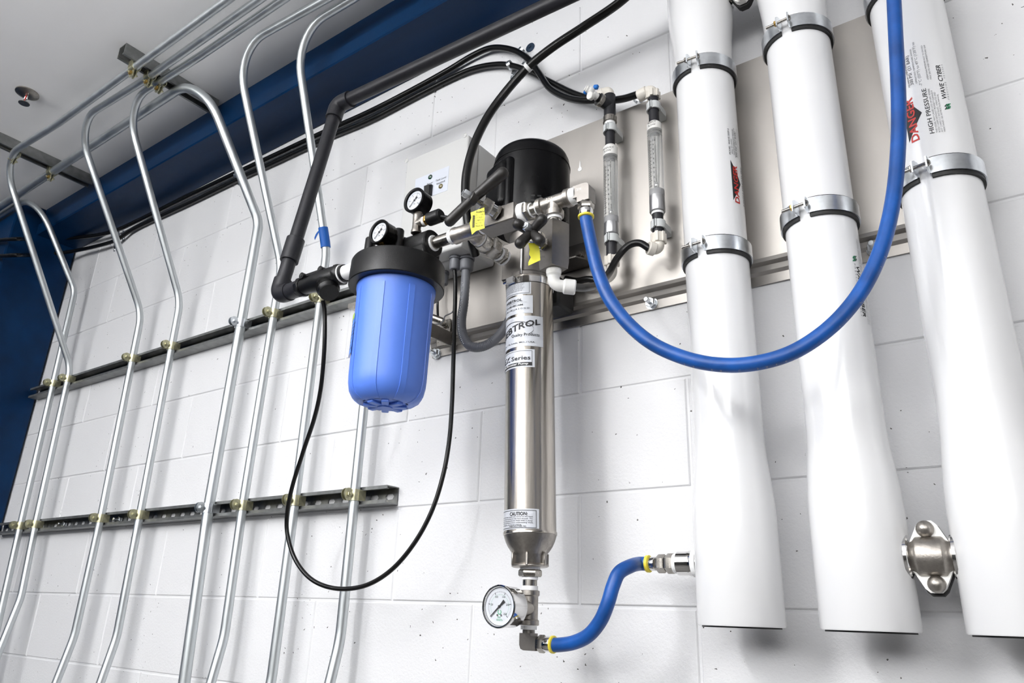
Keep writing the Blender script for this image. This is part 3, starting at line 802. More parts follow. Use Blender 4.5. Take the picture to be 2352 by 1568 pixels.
# square needle valve
nv = thing('needle_valve', 'square bar needle valve with a long dark crossbar handle', 'valve', run((xe[5] + xe[6])/2))
tape(nv, xe[4], xe[5] + .002, 0.0140)
finish('body', MB().box(run((xe[5] + xe[6])/2), (xe[6] - xe[5], 0.040, 0.0345), bev=0.002), SSM, nv)
def stem(parent, a, b, sizes, hubr, arms, m=HNDL, hand='handle'):
    a = V(a); b = V(b); d = (b - a).normalized(); L = (b - a).length
    k = lambda f: a + d*(L*f)
    finish('lock_nut', MB().hexn(k(0.0), k(0.12), sizes[0]), SS, parent)
    finish('collar', MB().cyl(k(0.10), k(0.30), sizes[1], 24, ch=.001), CHROME, parent)
    finish('bonnet_nut', MB().hexn(k(0.28), k(0.62), sizes[2]), SS, parent)
    finish('stem', MB().cyl(k(0.6), k(0.9), 0.0045, 14), SS, parent)
    h = MB().cyl(k(0.80), k(1.06), hubr, 24, ch=.002)
    for e, r0, r1 in arms:
        e = V(e); c0 = k(0.94); v = e - c0; n = 7
        path = [c0 + v*(i/n) for i in range(n + 1)]
        rr = [r0 + (r1 - r0)*(i/n) for i in range(n + 1)]
        dv = v.normalized()
        path += [e + dv*(r1*0.5), e + dv*(r1*0.85), e + dv*(r1*0.98)]
        rr += [r1*0.87, r1*0.55, r1*0.15]
        h.tube(path, rr, 16)
    finish(hand, h, m, parent)
    finish('hub_nut', MB().hexn(k(1.0), k(1.0) + d*.0165, 0.0080).cyl(k(1.0), k(1.0) + d*.0185, 0.0042, 12), ZINC, parent)
A_ = run(X(1160, 492)) + V((0, -0.020, 0.002)); B_ = P(1083, 453, 0.385)
stem(nv, A_, B_, (0.0150, 0.0115, 0.0155), 0.0125, [(P(1033, 508, 0.392), .0090, .0098), (P(1154, 398, 0.372), .0090, .0112)])
tg = tag(finish('valve_tag', MB().prism([(0, 0), (0.0015, -0.010), (-0.001, -0.020), (0.004, -0.042), (0.0115, -0.036), (0.027, -0.033), (0.0255, -0.024), (0.0265, -0.010), (0.0245, 0.006)], P(1081, 488, .402), V((0.95, 0.30, 0.0)), V((0.02, -0.05, 1)), V((0.0001, 0.0003, 0))), YTAG), 'yellow paper tag hanging from the crossbar handle', 'tag')
def tag_print(par, o, u, w):
    o = V(o); u = V(u).normalized(); w = V(w).normalized(); n = u.cross(w); n = n if n.y < 0 else -n
    mb = MB(); o2 = o + n*0.0006
    for k, s_ in enumerate(['Anderson', 'SS - 1 VALVE', '577 A351', 'CF8M 316', 'AC F70', 'MADE IN USA']):
        put_flat(mb, text2d(s_, 0.0032 if k else 0.0045, 0.01 if k == 0 else 0, sx=0.75), o2 + u*0.010 + w*(-0.003 - 0.0052*k), u, w)
    for k in range(18):
        mb.add([o2 + u*0.004 + w*(-0.006 - 0.0013*k), o2 + u*0.0085 + w*(-0.006 - 0.0013*k), o2 + u*0.0085 + w*(-0.0066 - 0.0013*k - (k % 3)*0.0002), o2 + u*0.004 + w*(-0.0066 - 0.0013*k - (k % 3)*0.0002)], [[0, 1, 2, 3]])
    finish('tag_print', mb, INK, par)
tag_print(tg, P(1081, 488, .402), (0.95, 0.30, 0), (0.02, -0.05, 1))
# bushing and second tee
bu = thing('reducer_bushing', 'hex reducer bushing with white thread tape between valve and upper tee', 'fitting', run(xe[7]))
tape(bu, xe[6], xe[7] + .004, 0.0185)
finish('hex', MB().hexn(run(xe[7] + .003), run(xe[8] + .005), 0.0185), SS, bu)
finish('nipple', MB().cyl(run(xe[8]), run(xe[10] + .006), 0.0112, 24), SS, bu)
tape(bu, xe[8] + .005, xe[8] + .0085, 0.0128); tape(bu, xe[10] - .004, xe[10], 0.0128)
t2 = thing('pipe_tee', 'cast stainless tee in front of the motor, branch pointing down', 'fitting', run((xe[10] + xe[11])/2))
xa, xb = xe[10], xe[11]; xc2 = (xa + xb)/2; Lr = xb - xa
finish('body', MB().lathe(run(xa), (1, 0, 0), [(0, .0145), (.001, .0162), (.009, .0162), (.011, .0132), (Lr - .011, .0132), (Lr - .009, .0162), (Lr - .001, .0162), (Lr, .0145)], 32), SSC, t2)
zbr = P(1280, 500, -RY).z
finish('branch', MB().lathe(run(xc2), (0, 0, -1), [(0, .0128), (.013, .0128), (.0165, .0130), (.0185, .0160), (.028, .0160), (.029, .0148)], 32), SSC, t2)
finish('cast_mark', put_flat(MB(), text2d('304', 0.006, 0.01), run(xc2 - 0.010) + V((0, -0.0136, -0.002)), (1, 0, 0), (0, 0, 1)), SS, t2)
# valve with the cross handle
cv = thing('needle_valve', 'upright square needle valve with a black four lobed handle', 'valve', run(xc2) + V((0, 0, -0.05)))
zb0, zb1 = ZR - 0.0415, ZR - 0.128
finish('nipple', MB().cyl(run(xc2) + V((0, 0, -.026)), run(xc2) + V((0, 0, -.044)), 0.0110, 24), SS, cv)
finish('thread_tape', MB().cyl(run(xc2) + V((0, 0, -.028)), run(xc2) + V((0, 0, -.034)), 0.0124, 24), TAPE, cv)
Rz = M.Rotation(rad(-20), 3, 'Z')
finish('body', MB().lathe((xc2, RY, zb0), (0, 0, -1), [(0, .0215), (.003, .0252), (zb0 - zb1 - .012, .0252), (zb0 - zb1, .0235)], 4, up=(Rz @ V((1, -1, 0))), ph=0), SSM, cv)
A2 = run(xc2) + V((-0.010, -0.018, 0)); A2.z = P(1268, 560, .33).z; B2 = P(1218, 531, 0.375)
lob = [P(1245, 505, .378), P(1190, 515, .395), P(1195, 558, .398), P(1240, 552, .380)]
stem(cv, A2, B2, (0.0120, 0.0100, 0.0135), 0.0120, [(e, .0070, .0094) for e in lob])
tg2 = tag(finish('valve_tag', MB().prism([(0, 0), (0.003, -0.012), (0.002, -0.020), (0.005, -0.026), (0.001, -0.034), (0.001, -0.040), (0.021, -0.033), (0.020, -0.015), (0.016, -0.002)], P(1213, 558, .372), V((0.95, 0.30, 0.0)), V((0.02, -0.05, 1)), V((0.0001, 0.0003, 0))), YTAG), 'yellow paper tag hanging from the four lobed handle', 'tag')
tag_print(tg2, P(1213, 558, .372) + V((-.002, 0, 0)), (0.95, 0.30, 0), (0.02, -0.05, 1))
# white push-fit elbow below it
we = thing('push_fit_elbow', 'white push fit elbow under the upright needle valve', 'fitting', (xc2, RY, zb1))
e0 = V((xc2, RY, zb1)); bend = P(1287, 653, -RY); bend = V((xc2, RY, bend.z + .002)); e1 = P(1322, 660, 0.296)
finish('body', MB().lathe(e0, (0, 0, -1), [(-.004, .0105), (.0, .0128), (.006, .0128), (.008, .0118), (.010, .0122), (.012, .0108), (.014, .0100)], 28).tube(fillet([e0 + V((0, 0, -.010)), bend, e1], 0.012, 8), 0.0102, 22).lathe(bend + (e1 - bend)*0.42, e1 - bend, [(0, .0102), (.003, .0128), ((e1 - bend).length*0.58 - .002, .0128), ((e1 - bend).length*0.58, .0112)], 28), WHTP, we)
# elbow to the blue hose
el = thing('hose_elbow', 'stainless swivel elbow at the right end of the front run', 'fitting', run(xe[13]))
tape(el, xe[11], xe[12] + .004, 0.0146)
xh = X(1346, 442)
hb = V((xh, RY, ZR))
def elbow_poly(w, L1, L2):
    arc = [(w*0.25 + w*0.75*cos(rad(t_)), w*0.25 + w*0.75*sin(rad(t_))) for t_ in (90, 67, 45, 22, 0)]
    return [(-L1, w)] + arc + [(w, -L2), (-w, -L2), (-w, -w), (-L1, -w)]
finish('body', MB().prism(elbow_poly(.0115, .0195, .0215), hb + V((0, -.0112, 0)), (1, 0, 0), (0, 0, 1), (0, .0224, 0)).cyl(run(xe[12]), run(xe[12] + .016), 0.0095, 20), SSM, el, sharp=30)
finish('cast_mark', put_flat(MB(), text2d('316', 0.0045, 0.01), hb + V((-.012, -.01135, 0)), (1, 0, 0), (0, 0, 1)), SS, el)
finish('swivel_nut', MB().hexn(hb + V((0, 0, -.021)), hb + V((0, 0, -.034)), 0.0140), SS, el)
finish('ferrule', MB().lathe(hb, (0, 0, -1), [(.033, .0112), (.036, .0122), (.042, .0120), (.046, .0105)], 26), CHROME, el)
HZ = ZR - 0.046
hose = thing('hose', 'long blue hose looping from the front run across the white vessels', 'hose', hb + V((0, 0, -.046)))
anch = [hb + V((0, 0, -.044)), hb + V((0.0015, 0, -.060))] + [P(*q) for q in ((1360, 570, .318), (1373, 622, .318), (1398, 683, .315), (1442, 742, .308), (1502, 791, .300), (1580, 824, .292), (1660, 838, .285), (1740, 833, .278), (1822, 808, .268), (1900, 757, .256), (1963, 690, .243), (2008, 612, .230), (2038, 524, .218), (2056, 425, .206), (2064, 310, .197), (2063, 200, .192), (2058, 95, .19), (2053, -5, .19), (2048, -110, .19))]
finish('sleeve', MB().tube(catmull(anch, 8), 0.0106, 22), HOSE, hose)
finish('end_ring', MB().lathe(hb, (0, 0, -1), [(.0445, .0120), (.0455, .0134), (.0485, .0134), (.0495, .0120)], 28), YEL, hose, 'yellow end ring')
dots = MB(); pth = catmull(anch, 8)
for i in range(14, 110):
    p_ = pth[i]; d_ = (pth[i+1] - pth[i-1]).normalized()
    side = d_.cross(CAMLOC - p_).normalized()*-1
    if i % 2 == 0 and random.random() < 0.6:
        n_ = (V((0, -1, 0)) - d_*d_.y).normalized(); dd = (n_*0.55 + d_.cross(n_)*(0.83)).normalized(); ww = d_.cross(dd)
        put_flat(dots, text2d(random.choice(['1', '2', '0', '5', 'I', 'C', '3']), 0.0038), p_ + dd*0.01075, d_, ww)
finish('hose_print', dots, GINK, hose)

# gauges --------------------------------------------------------------------------
def gauge(label, c, r, dep, case, stem_to=None, back_to=None, green=False, ang=225, grp='pressure gauges'):
    """c: centre of the front face, axis -y"""
    c = V(c); n = V((0, -1, 0))
    t = thing('pressure_gauge', label, 'gauge', c, grp)
    rd = r*(0.86 if green else 0.77)
    finish('case', MB().lathe(c, (0, 1, 0), [(0.0064, rd + .0004), (0.0012, rd + .0010), (0, r - .0026), (0, r - .0012), (0.0012, r), (0.006, r), (0.0075, r*0.955), (dep - .003, r*0.955), (dep, r*0.90)], 48), case, t)
    di = finish('dial', MB().cyl(c + V((0, .0046, 0)), c + V((0, .0056, 0)), rd, 40), DIAL, t)
    tk = MB(); y = c.y + 0.0044
    for k in range(0, 51):
        a = rad(225 - 270*k/50); big = k % 10 == 0
        r1 = rd*0.82; r0 = rd*(0.68 if big else 0.75); w = 0.0005 if big else 0.00024
        u = V((cos(a), 0, sin(a))); v = V((-sin(a), 0, cos(a))); o = V((c.x, y, c.z))
        tk.add([o + u*r0 - v*w, o + u*r1 - v*w, o + u*r1 + v*w, o + u*r0 + v*w], [[0, 1, 2, 3]])
    for k, s_ in enumerate(['0', '20', '40', '60', '80', '100'] if not green else ['0', '50', '100', '150', '200', '250']):
        a = rad(225 - 270*k/5)
        put_flat(tk, text2d(s_, rd*0.11, 0.01, 'CENTER'), V((c.x + cos(a)*rd*0.56, y, c.z + sin(a)*rd*0.56 - rd*.05)), (1, 0, 0), (0, 0, 1))
    if not green: put_flat(tk, text2d('PSI', rd*0.14, 0.01, 'CENTER'), V((c.x, y, c.z - rd*.45)), (1, 0, 0), (0, 0, 1))
    finish('dial_print', tk, INK, t)
    if green:
        g = MB()
        for k in range(0, 41):
            a = rad(225 - 270*k/40); u = V((cos(a), 0, sin(a))); v = V((-sin(a), 0, cos(a))); o = V((c.x, y, c.z))
            g.add([o + u*rd*.60 - v*.0002, o + u*rd*.66 - v*.0002, o + u*rd*.66 + v*.0002, o + u*rd*.60 + v*.0002], [[0, 1, 2, 3]])
        put_flat(g, text2d('bar', rd*0.13, 0.0, 'CENTER'), V((c.x, y, c.z - rd*.62)), (1, 0, 0), (0, 0, 1))
        put_flat(g, text2d('100kPa', rd*0.11, 0.0, 'CENTER'), V((c.x, y, c.z - rd*.76)), (1, 0, 0), (0, 0, 1))
        g.band((c.x, y, c.z - rd*.30), (0, -1, 0), rd*.09, rd*.13, .0002, rad(20), rad(330), 18)
        finish('dial_print', g, GRNK, t, 'green scale print')
        finish('screw', MB().cyl((c.x - rd*.13, y, c.z - rd*.46), (c.x - rd*.13, y - .001, c.z - rd*.46), rd*.05, 12), SS, t)
        finish('screw', MB().cyl((c.x + rd*.13, y, c.z - rd*.46), (c.x + rd*.13, y - .001, c.z - rd*.46), rd*.05, 12), SS, t)
    a = rad(ang); u = V((cos(a), 0, sin(a))); v = V((-sin(a), 0, cos(a))); o = V((c.x, y - 0.0012, c.z))
    finish('needle', MB().prism([(-rd*.45, -rd*.09), (-rd*.45, rd*.09), (-rd*.12, rd*.04), (rd*.82, rd*.018), (rd*.82, -rd*.018), (-rd*.12, -rd*.04)], o, u, v, V((0, -.0004, 0))).cyl(o + V((0, .001, 0)), o + V((0, -.0012, 0)), rd*.07, 14), INK, t)
    if stem_to:
        s_ = V(stem_to); top = V((s_.x, s_.y, c.z - r*0.86))
        finish('stem', MB().hexn(top, top + (s_ - top)*0.72, 0.0072).cyl(top, s_, 0.0052, 16), BRASS, t, 'brass stem')
    if back_to:
        finish('stem', MB().hexn(c + V((0, dep - .001, 0)), V(back_to), 0.0075), SS, t)
    return t
g1 = P(868, 531, .395)
gauge('small black pressure gauge screwed into the front of the filter lid', g1, 0.0255, 0.030, BLKG, stem_to=(g1.x, g1.y + .016, 0.6238))
g2 = P(949, 458, .350)
gx, gy = g2.x, g2.y + 0.016
gauge('small black pressure gauge standing on a tee above the filter lid', g2, 0.0265, 0.031, BLKG, stem_to=(gx, gy, 0.7215))
gt = thing('gauge_tee', 'little stainless tee under the higher black gauge', 'fitting', (gx, gy, 0.676))
finish('body', MB().lathe((gx, gy, 0.672), (0, 0, 1), [(0, .0092), (.0, .0102), (.006, .0102), (.008, .0088), (.041, .0088), (.043, .0104), (.049, .0104), (.0495, .008)], 24).lathe((gx, gy, 0.693), (1, 0, 0), [(0, .0085), (.012, .0085), (.014, .0102), (.018, .0102)], 24), SSC, gt)
finish('thread_tape', MB().cyl((gx, gy, .7205), (gx, gy, .7245), .0078, 18).cyl((gx + .018, gy, .693), (gx + .024, gy, .693), .0095, 20), TAPE, gt)
sw = thing('pressure_switch', 'small black cylindrical pressure switch on the side of the gauge tee', 'switch', (gx + .026, gy, .693))
finish('nut', MB().hexn((gx + .0235, gy, .693), (gx + .031, gy, .693), .0105), BRASS, sw)
finish('body', MB().cyl((gx + .030, gy, .693), (gx + .064, gy, .693), .0135, 28, ch=.003).cyl((gx + .063, gy, .690), (gx + .080, gy + .01, .686), .004, 10), BLKP, sw)
# flow: adaptor under gt into lid

# ================================================================= BOOSTER PUMP
MA = V((-0.030, -0.150, 0))                     # motor axis
PT, PB_ = V((-0.027, -0.150, 0.600)), V((-0.011, -0.149, 0.113))
pd = (PB_ - PT).normalized()
def pa(z): return PT + pd*((z - PT.z)/pd.z)
pump = thing('booster_pump', 'vertical booster pump with a black motor above a slim stainless cylinder', 'pump', PT)
PR = 0.0462
finish('housing', MB().lathe(pa(.603), pd, [(0, PR - .002), (.002, PR), (pa(.603).z - .118, PR), (pa(.603).z - .116, PR + .0014), (pa(.603).z - .112, PR + .0014), (pa(.603).z - .111, PR)], 64), SSB, pump)
finish('bottom_cap', MB().lathe(pa(.1125), pd, [(0, PR + .0004), (.004, PR - .0004), (.012, PR - .0030), (.020, PR - .0068), (.027, PR - .0115), (.032, PR - .0160), (.036, .0285), (.050, .0285), (.052, .0270)], 56), SSC, pump)
mb = MB()
for k in range(6):
    a = rad(60*k + 24); d = V((sin(a), -cos(a), 0)); c = pa(0.071) + d*0.0285
    mb.box(c, (0.0045, 0.011, 0.022), M.Rotation(a, 3, 'Z'), bev=.001)
finish('cap_ribs', mb.lathe(pa(.063), pd, [(0, .030), (.002, .0325), (.0035, .0325), (.005, .030)], 40), SSC, pump)
finish('discharge_head', MB().lathe((MA.x, MA.y, .598), (0, 0, 1), [(0, .0455), (.012, .0455), (.016, .041), (.105, .041), (.11, .052), (.128, .058), (.132, .058)], 48).box((UE.x + .006, -0.1645, .639), (.050, .060, .082), bev=.003), SSM, pump)
finish('head_edge', MB().cyl((UE.x + .0305, -0.196, .602), (UE.x + .0305, -0.196, .676), .0018, 8), CHROME, pump)
bc = pa(.590)
hc = finish('band_clamp', MB().lathe(pa(.597), pd, [(0, PR + .0006), (0, PR + .0016), (.0125, PR + .0016), (.0125, PR + .0006)], 56, caps=False), CHROME, pump, 'worm drive band clamp round the pump')
mb = MB()
for k in range(16):
    a = rad(2 + 3.2*k); d = V((sin(a), -cos(a), 0)); g = V((cos(a), sin(a), 0))
    mb.box(pa(.591) + d*(PR + .0018), (1, 1, 1), M((g*.0010, d*.0006, V((0, 0, .008)))).transposed())
a = rad(-12); d = V((sin(a), -cos(a), 0)); g = V((cos(a), sin(a), 0))
mb.box(pa(.591) + d*(PR + .0045), (1, 1, 1), M((g*.020, d*.007, V((0, 0, .012)))).transposed()).cyl(pa(.591) + d*(PR + .0048) - g*.018, pa(.591) + d*(PR + .0048) - g*.010, .0042, 12)
finish('clamp_screw', mb, CHROME, pump)
# motor
mo = MB().lathe((MA.x, MA.y, .726), (0, 0, 1), [(0, .060), (.0, .078), (.004, .0805), (.012, .0805), (.014, .0812), (.138, .0812), (.1385, .0822), (.140, .0822), (.1405, .0812), (.156, .0795), (.166, .0755), (.172, .0700), (.174, .0600), (.175, .030)], 72)
finish('motor', mo, BLKG, pump, 'glossy black motor')
a = rad(-22); d = V((sin(a), -cos(a), 0)); g = V((cos(a), sin(a), 0))
Rm = M((g, d, V((0, 0, 1)))).transposed()
finish('terminal_cover', MB().box(MA + V((0, 0, .793)) + d*.078, (.072, .034, .112), Rm, bev=.016, seg=4), BLKG, pump)
finish('cover_rim', MB().box(MA + V((0, 0, .788)) + d*.073, (.086, .022, .128), Rm, bev=.009, seg=3), BLKG, pump)
mb = MB()
for k in range(4):
    a2 = rad(38 + 9*(k % 2)); z = .745 + .011*(k//2)
    d2 = V((sin(a2), -cos(a2), 0)); g2_ = V((cos(a2), sin(a2), 0))
    mb.box(MA + V((0, 0, z)) + d2*.0812, (1, 1, 1), M((g2_*.008, d2*.0008, V((0, 0, .004)))).transposed())
finish('vent_slots', mb, RUBB, pump)
# pump labels
def plabel(name, z0, z1, p0, p1, m=LABW, dr=.0004):
    mb = MB(); rings = []
    for k in range(19):
        p_ = rad(p0 + (p1 - p0)*k/18); d = V((sin(p_), -cos(p_), 0))
        rings.append([pa(z0) + d*(PR + dr - .0003), pa(z0) + d*(PR + dr), pa(z1) + d*(PR + dr), pa(z1) + d*(PR + dr - .0003)])
    return finish(name, mb.loft(rings), m, pump)
def ptext(name, rows, m=INK, dr=.0010):
    mb = MB()
    for s_, h, p_, z, bold in rows:
        sx = 1.0
        if isinstance(h, tuple): h, sx = h
        put_cyl(mb, text2d(s_, h, bold, 'LEFT', sx), pa(z), (0, 0, 1), PR + dr, rad(p_), 0)
    return finish(name, mb, m, pump)
def pline(mb, z0, z1, p0, p1, dr=.0008):
    n = max(2, int(abs(p1 - p0)/6)); rings = []
    for k in range(n + 1):
        p_ = rad(p0 + (p1 - p0)*k/n); d = V((sin(p_), -cos(p_), 0))
        rings.append([pa(z0) + d*(PR + dr), pa(z1) + d*(PR + dr)])
    mb.loft(rings, ring_closed=False, caps=False)
def pframe(z0, z1, p0, p1, w=.0007):
    mb = MB(); dw = math.degrees(w/PR)
    pline(mb, z0, z0 + w, p0, p1); pline(mb, z1 - w, z1, p0, p1); pline(mb, z0, z1, p0, p0 + dw); pline(mb, z0, z1, p1 - dw, p1)
    return finish('label_frame', mb, INK, pump)
def zz(px_y): return P(1195, px_y, .195).z
def fita(s_, h, p0, p1, bold=0.0):
    """text h high running from angle p0 to p1 (degrees)"""
    return fit(text2d(s_, h, bold), rad(p1 - p0)*PR)
def pt2(name, rows, m=INK, dr=.0010):
    mb = MB()
    for s_, h, p0, p1, z, bold in rows:
        put_cyl(mb, fita(s_, h, p0, p1, bold), pa(z), (0, 0, 1), PR + dr, rad(p0), 0)
    return finish(name, mb, m, pump)
plabel('label', .5585, .5840, -95, 38); pframe(.5605, .5840, -93, 34)
pt2('small_print', [(w, .0019, -58, 24 - 3*(k % 3), .5805 - .0030*k, 0) for k, w in enumerate(['INSTALL PUMP VERTICALLY WITH MOTOR UP', 'PUMP MUST BE PRIMED BEFORE STARTING', 'DO NOT RUN THE PUMP WITHOUT WATER', 'USE A STRAINER AHEAD OF THE INLET', 'SEE MANUAL FOR WIRING OF THE MOTOR', 'MAXIMUM WORKING PRESSURE 300 PSI'])])
plabel('label', .5185, .5555, -95, 42)
pt2('brand_lettering', [('WEBTROL', .0052, -38, 18, .5440, .022), ('CAT.  G10B18S16M', .0036, -62, 20, .5345, .014), ('D.C.  J F M A M J J A S O N D', .0031, -62, 36, .5270, .008)])
pt2('small_print', [('DIVISION OF WEBER INDUSTRIES, INC.', .0018, -34, 30, .5405, 0)], GINK)
plabel('label', .4515, .5130, -95, 67)
PT_ = fita('WEBTROL', .0125, -68, 60, .022)
mb = MB(); vs = []
for x, y in PT_[0]:
    p_ = -68 + math.degrees(x/PR); f_ = (p_ + 68)/128
    ph_ = rad(p_); hh = 0.80 + 0.25*sin(f_*3.0)
    vs.append(pa(.4690 + 0.0275*f_ + y*hh) + V((sin(ph_)*(PR + .0010), -cos(ph_)*(PR + .0010), 0)))
finish('brand_lettering', mb.add(vs, PT_[1]), INK, pump)
pt2('lettering', [('Quality Products', .0058, -13, 59, .4720, .008), ('Weber Ind., Inc. / St. Louis, MO. / USA', .0029, -85, 49, .4580, .012)])
mb = MB(); rings = []
for k in range(41):
    t_ = rad(228 - 268*k/40); x, y = cos(t_)*.0400, sin(t_)*.0165
    ph_ = rad(-6) + x/PR; d = V((sin(ph_), -cos(ph_), 0)); w_ = .0006
    rings.append([pa(.4860 + y - w_) + d*(PR + .0009), pa(.4860 + y + w_) + d*(PR + .0009)])
finish('logo', mb.loft(rings, ring_closed=False, caps=False), INK, pump)
plabel('label', .4100, .4450, -95, 46); pframe(.4125, .4425, -92, 40)
pt2('lettering', [('EZ', .0105, -52, -16, .4240, .024), ('Series', .0080, -13, 37, .4245, .014)])
mb = MB(); pline(mb, .4130, .4195, -92, 40, .0009); finish('label_band', mb, INK, pump)
pt2('lettering', [('Industrial Booster Pump', .0040, -72, 34, .4147, .014)], WINK, .0013)
plabel('label', .1175, .1520, -95, 54); pframe(.1195, .1495, -92, 48, .0008)
pt2('lettering', [('CAUTION:', .0060, -14, 30, .1405, .024)])
pt2('small_print', [(w, .0021, -52, 42 - 8*(k == 4)*3, .1375 - .0033*k, .004) for k, w in enumerate(['The threads that couple the motor to the head', 'and the pump housing are left hand threads. The', 'pump housing should be held with a strap', 'wrench to prevent it from unthreading while', 'removing the discharge piping.'])] + [('WEBER INDUSTRIES, INC.', .0023, -16, 28, .1212, .012)])

# pump feet on the panel
mb_ = thing('pump_bracket', 'stainless shelf bracket holding the pump to the panel beside its head', 'bracket', (MA.x + .07, -.03, .57))
q = P(1333, 586, .036)
finish('wall_flange', MB().box((.010, -.0320, .702), (.085, .003, .060), bev=.001), SSM, mb_)
finish('shelf', MB().prism([(-.032, -.0338), (.052, -.0338), (.052, -.062), (.040, -.085), (-.032, -.085)], (0, 0, .671), (1, 0, 0), (0, 1, 0), (0, 0, .003)), SSM, mb_)
finish('bolt', MB().hexn((q.x, -.0335, q.z), (q.x, -.041, q.z), .009).cyl((q.x, -.04, q.z), (q.x, -.049, q.z), .0055, 14), SSM, mb_)
rb = tag(finish('rubber_mount', MB().box((-.032, -.064, .603), (.078, .062, .066), bev=.005), RUBB), 'black rubber block between the pump cylinder and the panel', 'mount')

# bottom fittings of the pump
bt = thing('pipe_tee', 'stainless tee below the pump carrying the large gauge', 'fitting', pa(-.005))
def dn(z): return V((PB_.x + .002, PB_.y, z))
finish('hex_bushing', MB().hexn(dn(.0545), dn(.0425), .0205), SS, bt)
finish('thread_tape', MB().cyl(dn(.064), dn(.0545), .0175, 24).cyl(dn(.0425), dn(.0375), .0140, 24).cyl(dn(.0275), dn(.0205), .0142, 24).cyl(dn(-.0365), dn(-.0425), .0138, 24), TAPE, bt)
finish('nipple', MB().cyl(dn(.046), dn(.018), .0125, 24), SS, bt)
tz = -.009
finish('body', MB().lathe(dn(.0205), (0, 0, -1), [(0, .0155), (.001, .0172), (.008, .0172), (.010, .0150), (.0465, .0150), (.0485, .0172), (.0555, .0172), (.0565, .0155)], 32).lathe(dn(tz), (0, -1, 0), [(0, .0140), (.022, .0140), (.024, .0165), (.030, .0165)], 28), SSC, bt)
gc = P(1146, 1392, .236)
gauge('large polished steel pressure gauge below the pump', V((dn(0).x - .001, gc.y, gc.z)), .0335, .040, CHROME, back_to=dn(tz) + V((0, -.03, 0)), green=True, ang=222)
be = thing('hose_elbow', 'stainless elbow at the very bottom under the pump gauge', 'fitting', dn(-.06))
zc = P(1222, 1477, .149).z
ec = dn(zc)
finish('body', MB().prism([(x_, -y_) for x_, y_ in [(-q_[1], -q_[0]) for q_ in elbow_poly(.0112, .0215, .0195)]][::-1] if False else [(.0112*1.9, -.0112), (-.0028, -.0112), (-.0086, -.0090), (-.0112, -.0028), (-.0112, ec.z*-1 - .048), (.0112, ec.z*-1 - .048), (.0112, .0112), (.0112*1.9, .0112)], ec + V((0, -.0110, 0)), (1, 0, 0), (0, 0, 1), (0, .0220, 0)).cyl(dn(-.042), dn(-.050), .0105, 24), SSM, be, sharp=30)
finish('swivel_nut', MB().hexn(ec + V((.021, 0, 0)), ec + V((.034, 0, 0)), .0142), SS, be)
finish('ferrule', MB().lathe(ec, (1, 0, 0), [(.033, .0112), (.036, .0120), (.045, .0118), (.048, .0105)], 26), CHROME, be)
# lower blue hose
h2 = thing('hose', 'short blue hose from the pump bottom up to the first white vessel', 'hose', ec + V((.05, 0, 0)))
pz = .066
ve = V((VX[0] - .060, -VO, pz))
e_ = P(1481, 1296, .098); ye = e_.x
an = [ec + V((.047, 0, 0)), ec + V((.060, 0, 0))] + [P(*q) for q in ((1318, 1475, .152), (1352, 1458, .156), (1379, 1425, .160), (1396, 1385, .162), (1408, 1345, .158), (1422, 1315, .148), (1447, 1300, .128))] + [V((ye - .012, -VO - .004, pz)), V((ye + .002, -VO, pz))]
pth2 = catmull(an, 8)
finish('sleeve', MB().tube(pth2, .0112, 22), HOSE, h2)
finish('end_ring', MB().lathe(ec, (1, 0, 0), [(.0465, .0122), (.0475, .0138), (.0510, .0138), (.0520, .0122)], 28), YEL, h2, 'yellow end ring')
finish('end_ring', MB().lathe((ye, -VO, pz), (1, 0, 0), [(0, .0122), (.001, .0138), (.0055, .0138), (.0065, .0122)], 28), YEL, h2, 'yellow end ring')
vc = thing('hose_connector', 'stainless connector screwed into the side of the first white vessel', 'fitting', ve)
xv = VX[0] - .062; Lc = xv - ye
finish('ferrule', MB().lathe((ye + .004, -VO, pz), (1, 0, 0), [(0, .0100), (.002, .0112), (.012, .0112), (.013, .0100)], 24), CHROME, vc)
finish('hex_nut', MB().hexn((ye + Lc*.22, -VO, pz), (ye + Lc*.38, -VO, pz), .0150).hexn((ye + Lc*.40, -VO, pz), (ye + Lc*.56, -VO, pz), .0160), SS, vc)
finish('thread_tape', MB().cyl((ye + Lc*.55, -VO, pz), (ye + Lc*.63, -VO, pz), .0155, 24).cyl((ye + Lc*.92, -VO, pz), (ye + Lc, -VO, pz), .0215, 28), TAPE, vc)
finish('port', MB().lathe((ye + Lc*.62, -VO, pz), (1, 0, 0), [(0, .0165), (.001, .0185), (Lc*.22, .0185), (Lc*.225, .0195), (Lc*.30, .0195), (Lc*.31, .0200), (Lc*.45, .0200)], 32), CHROME, vc)

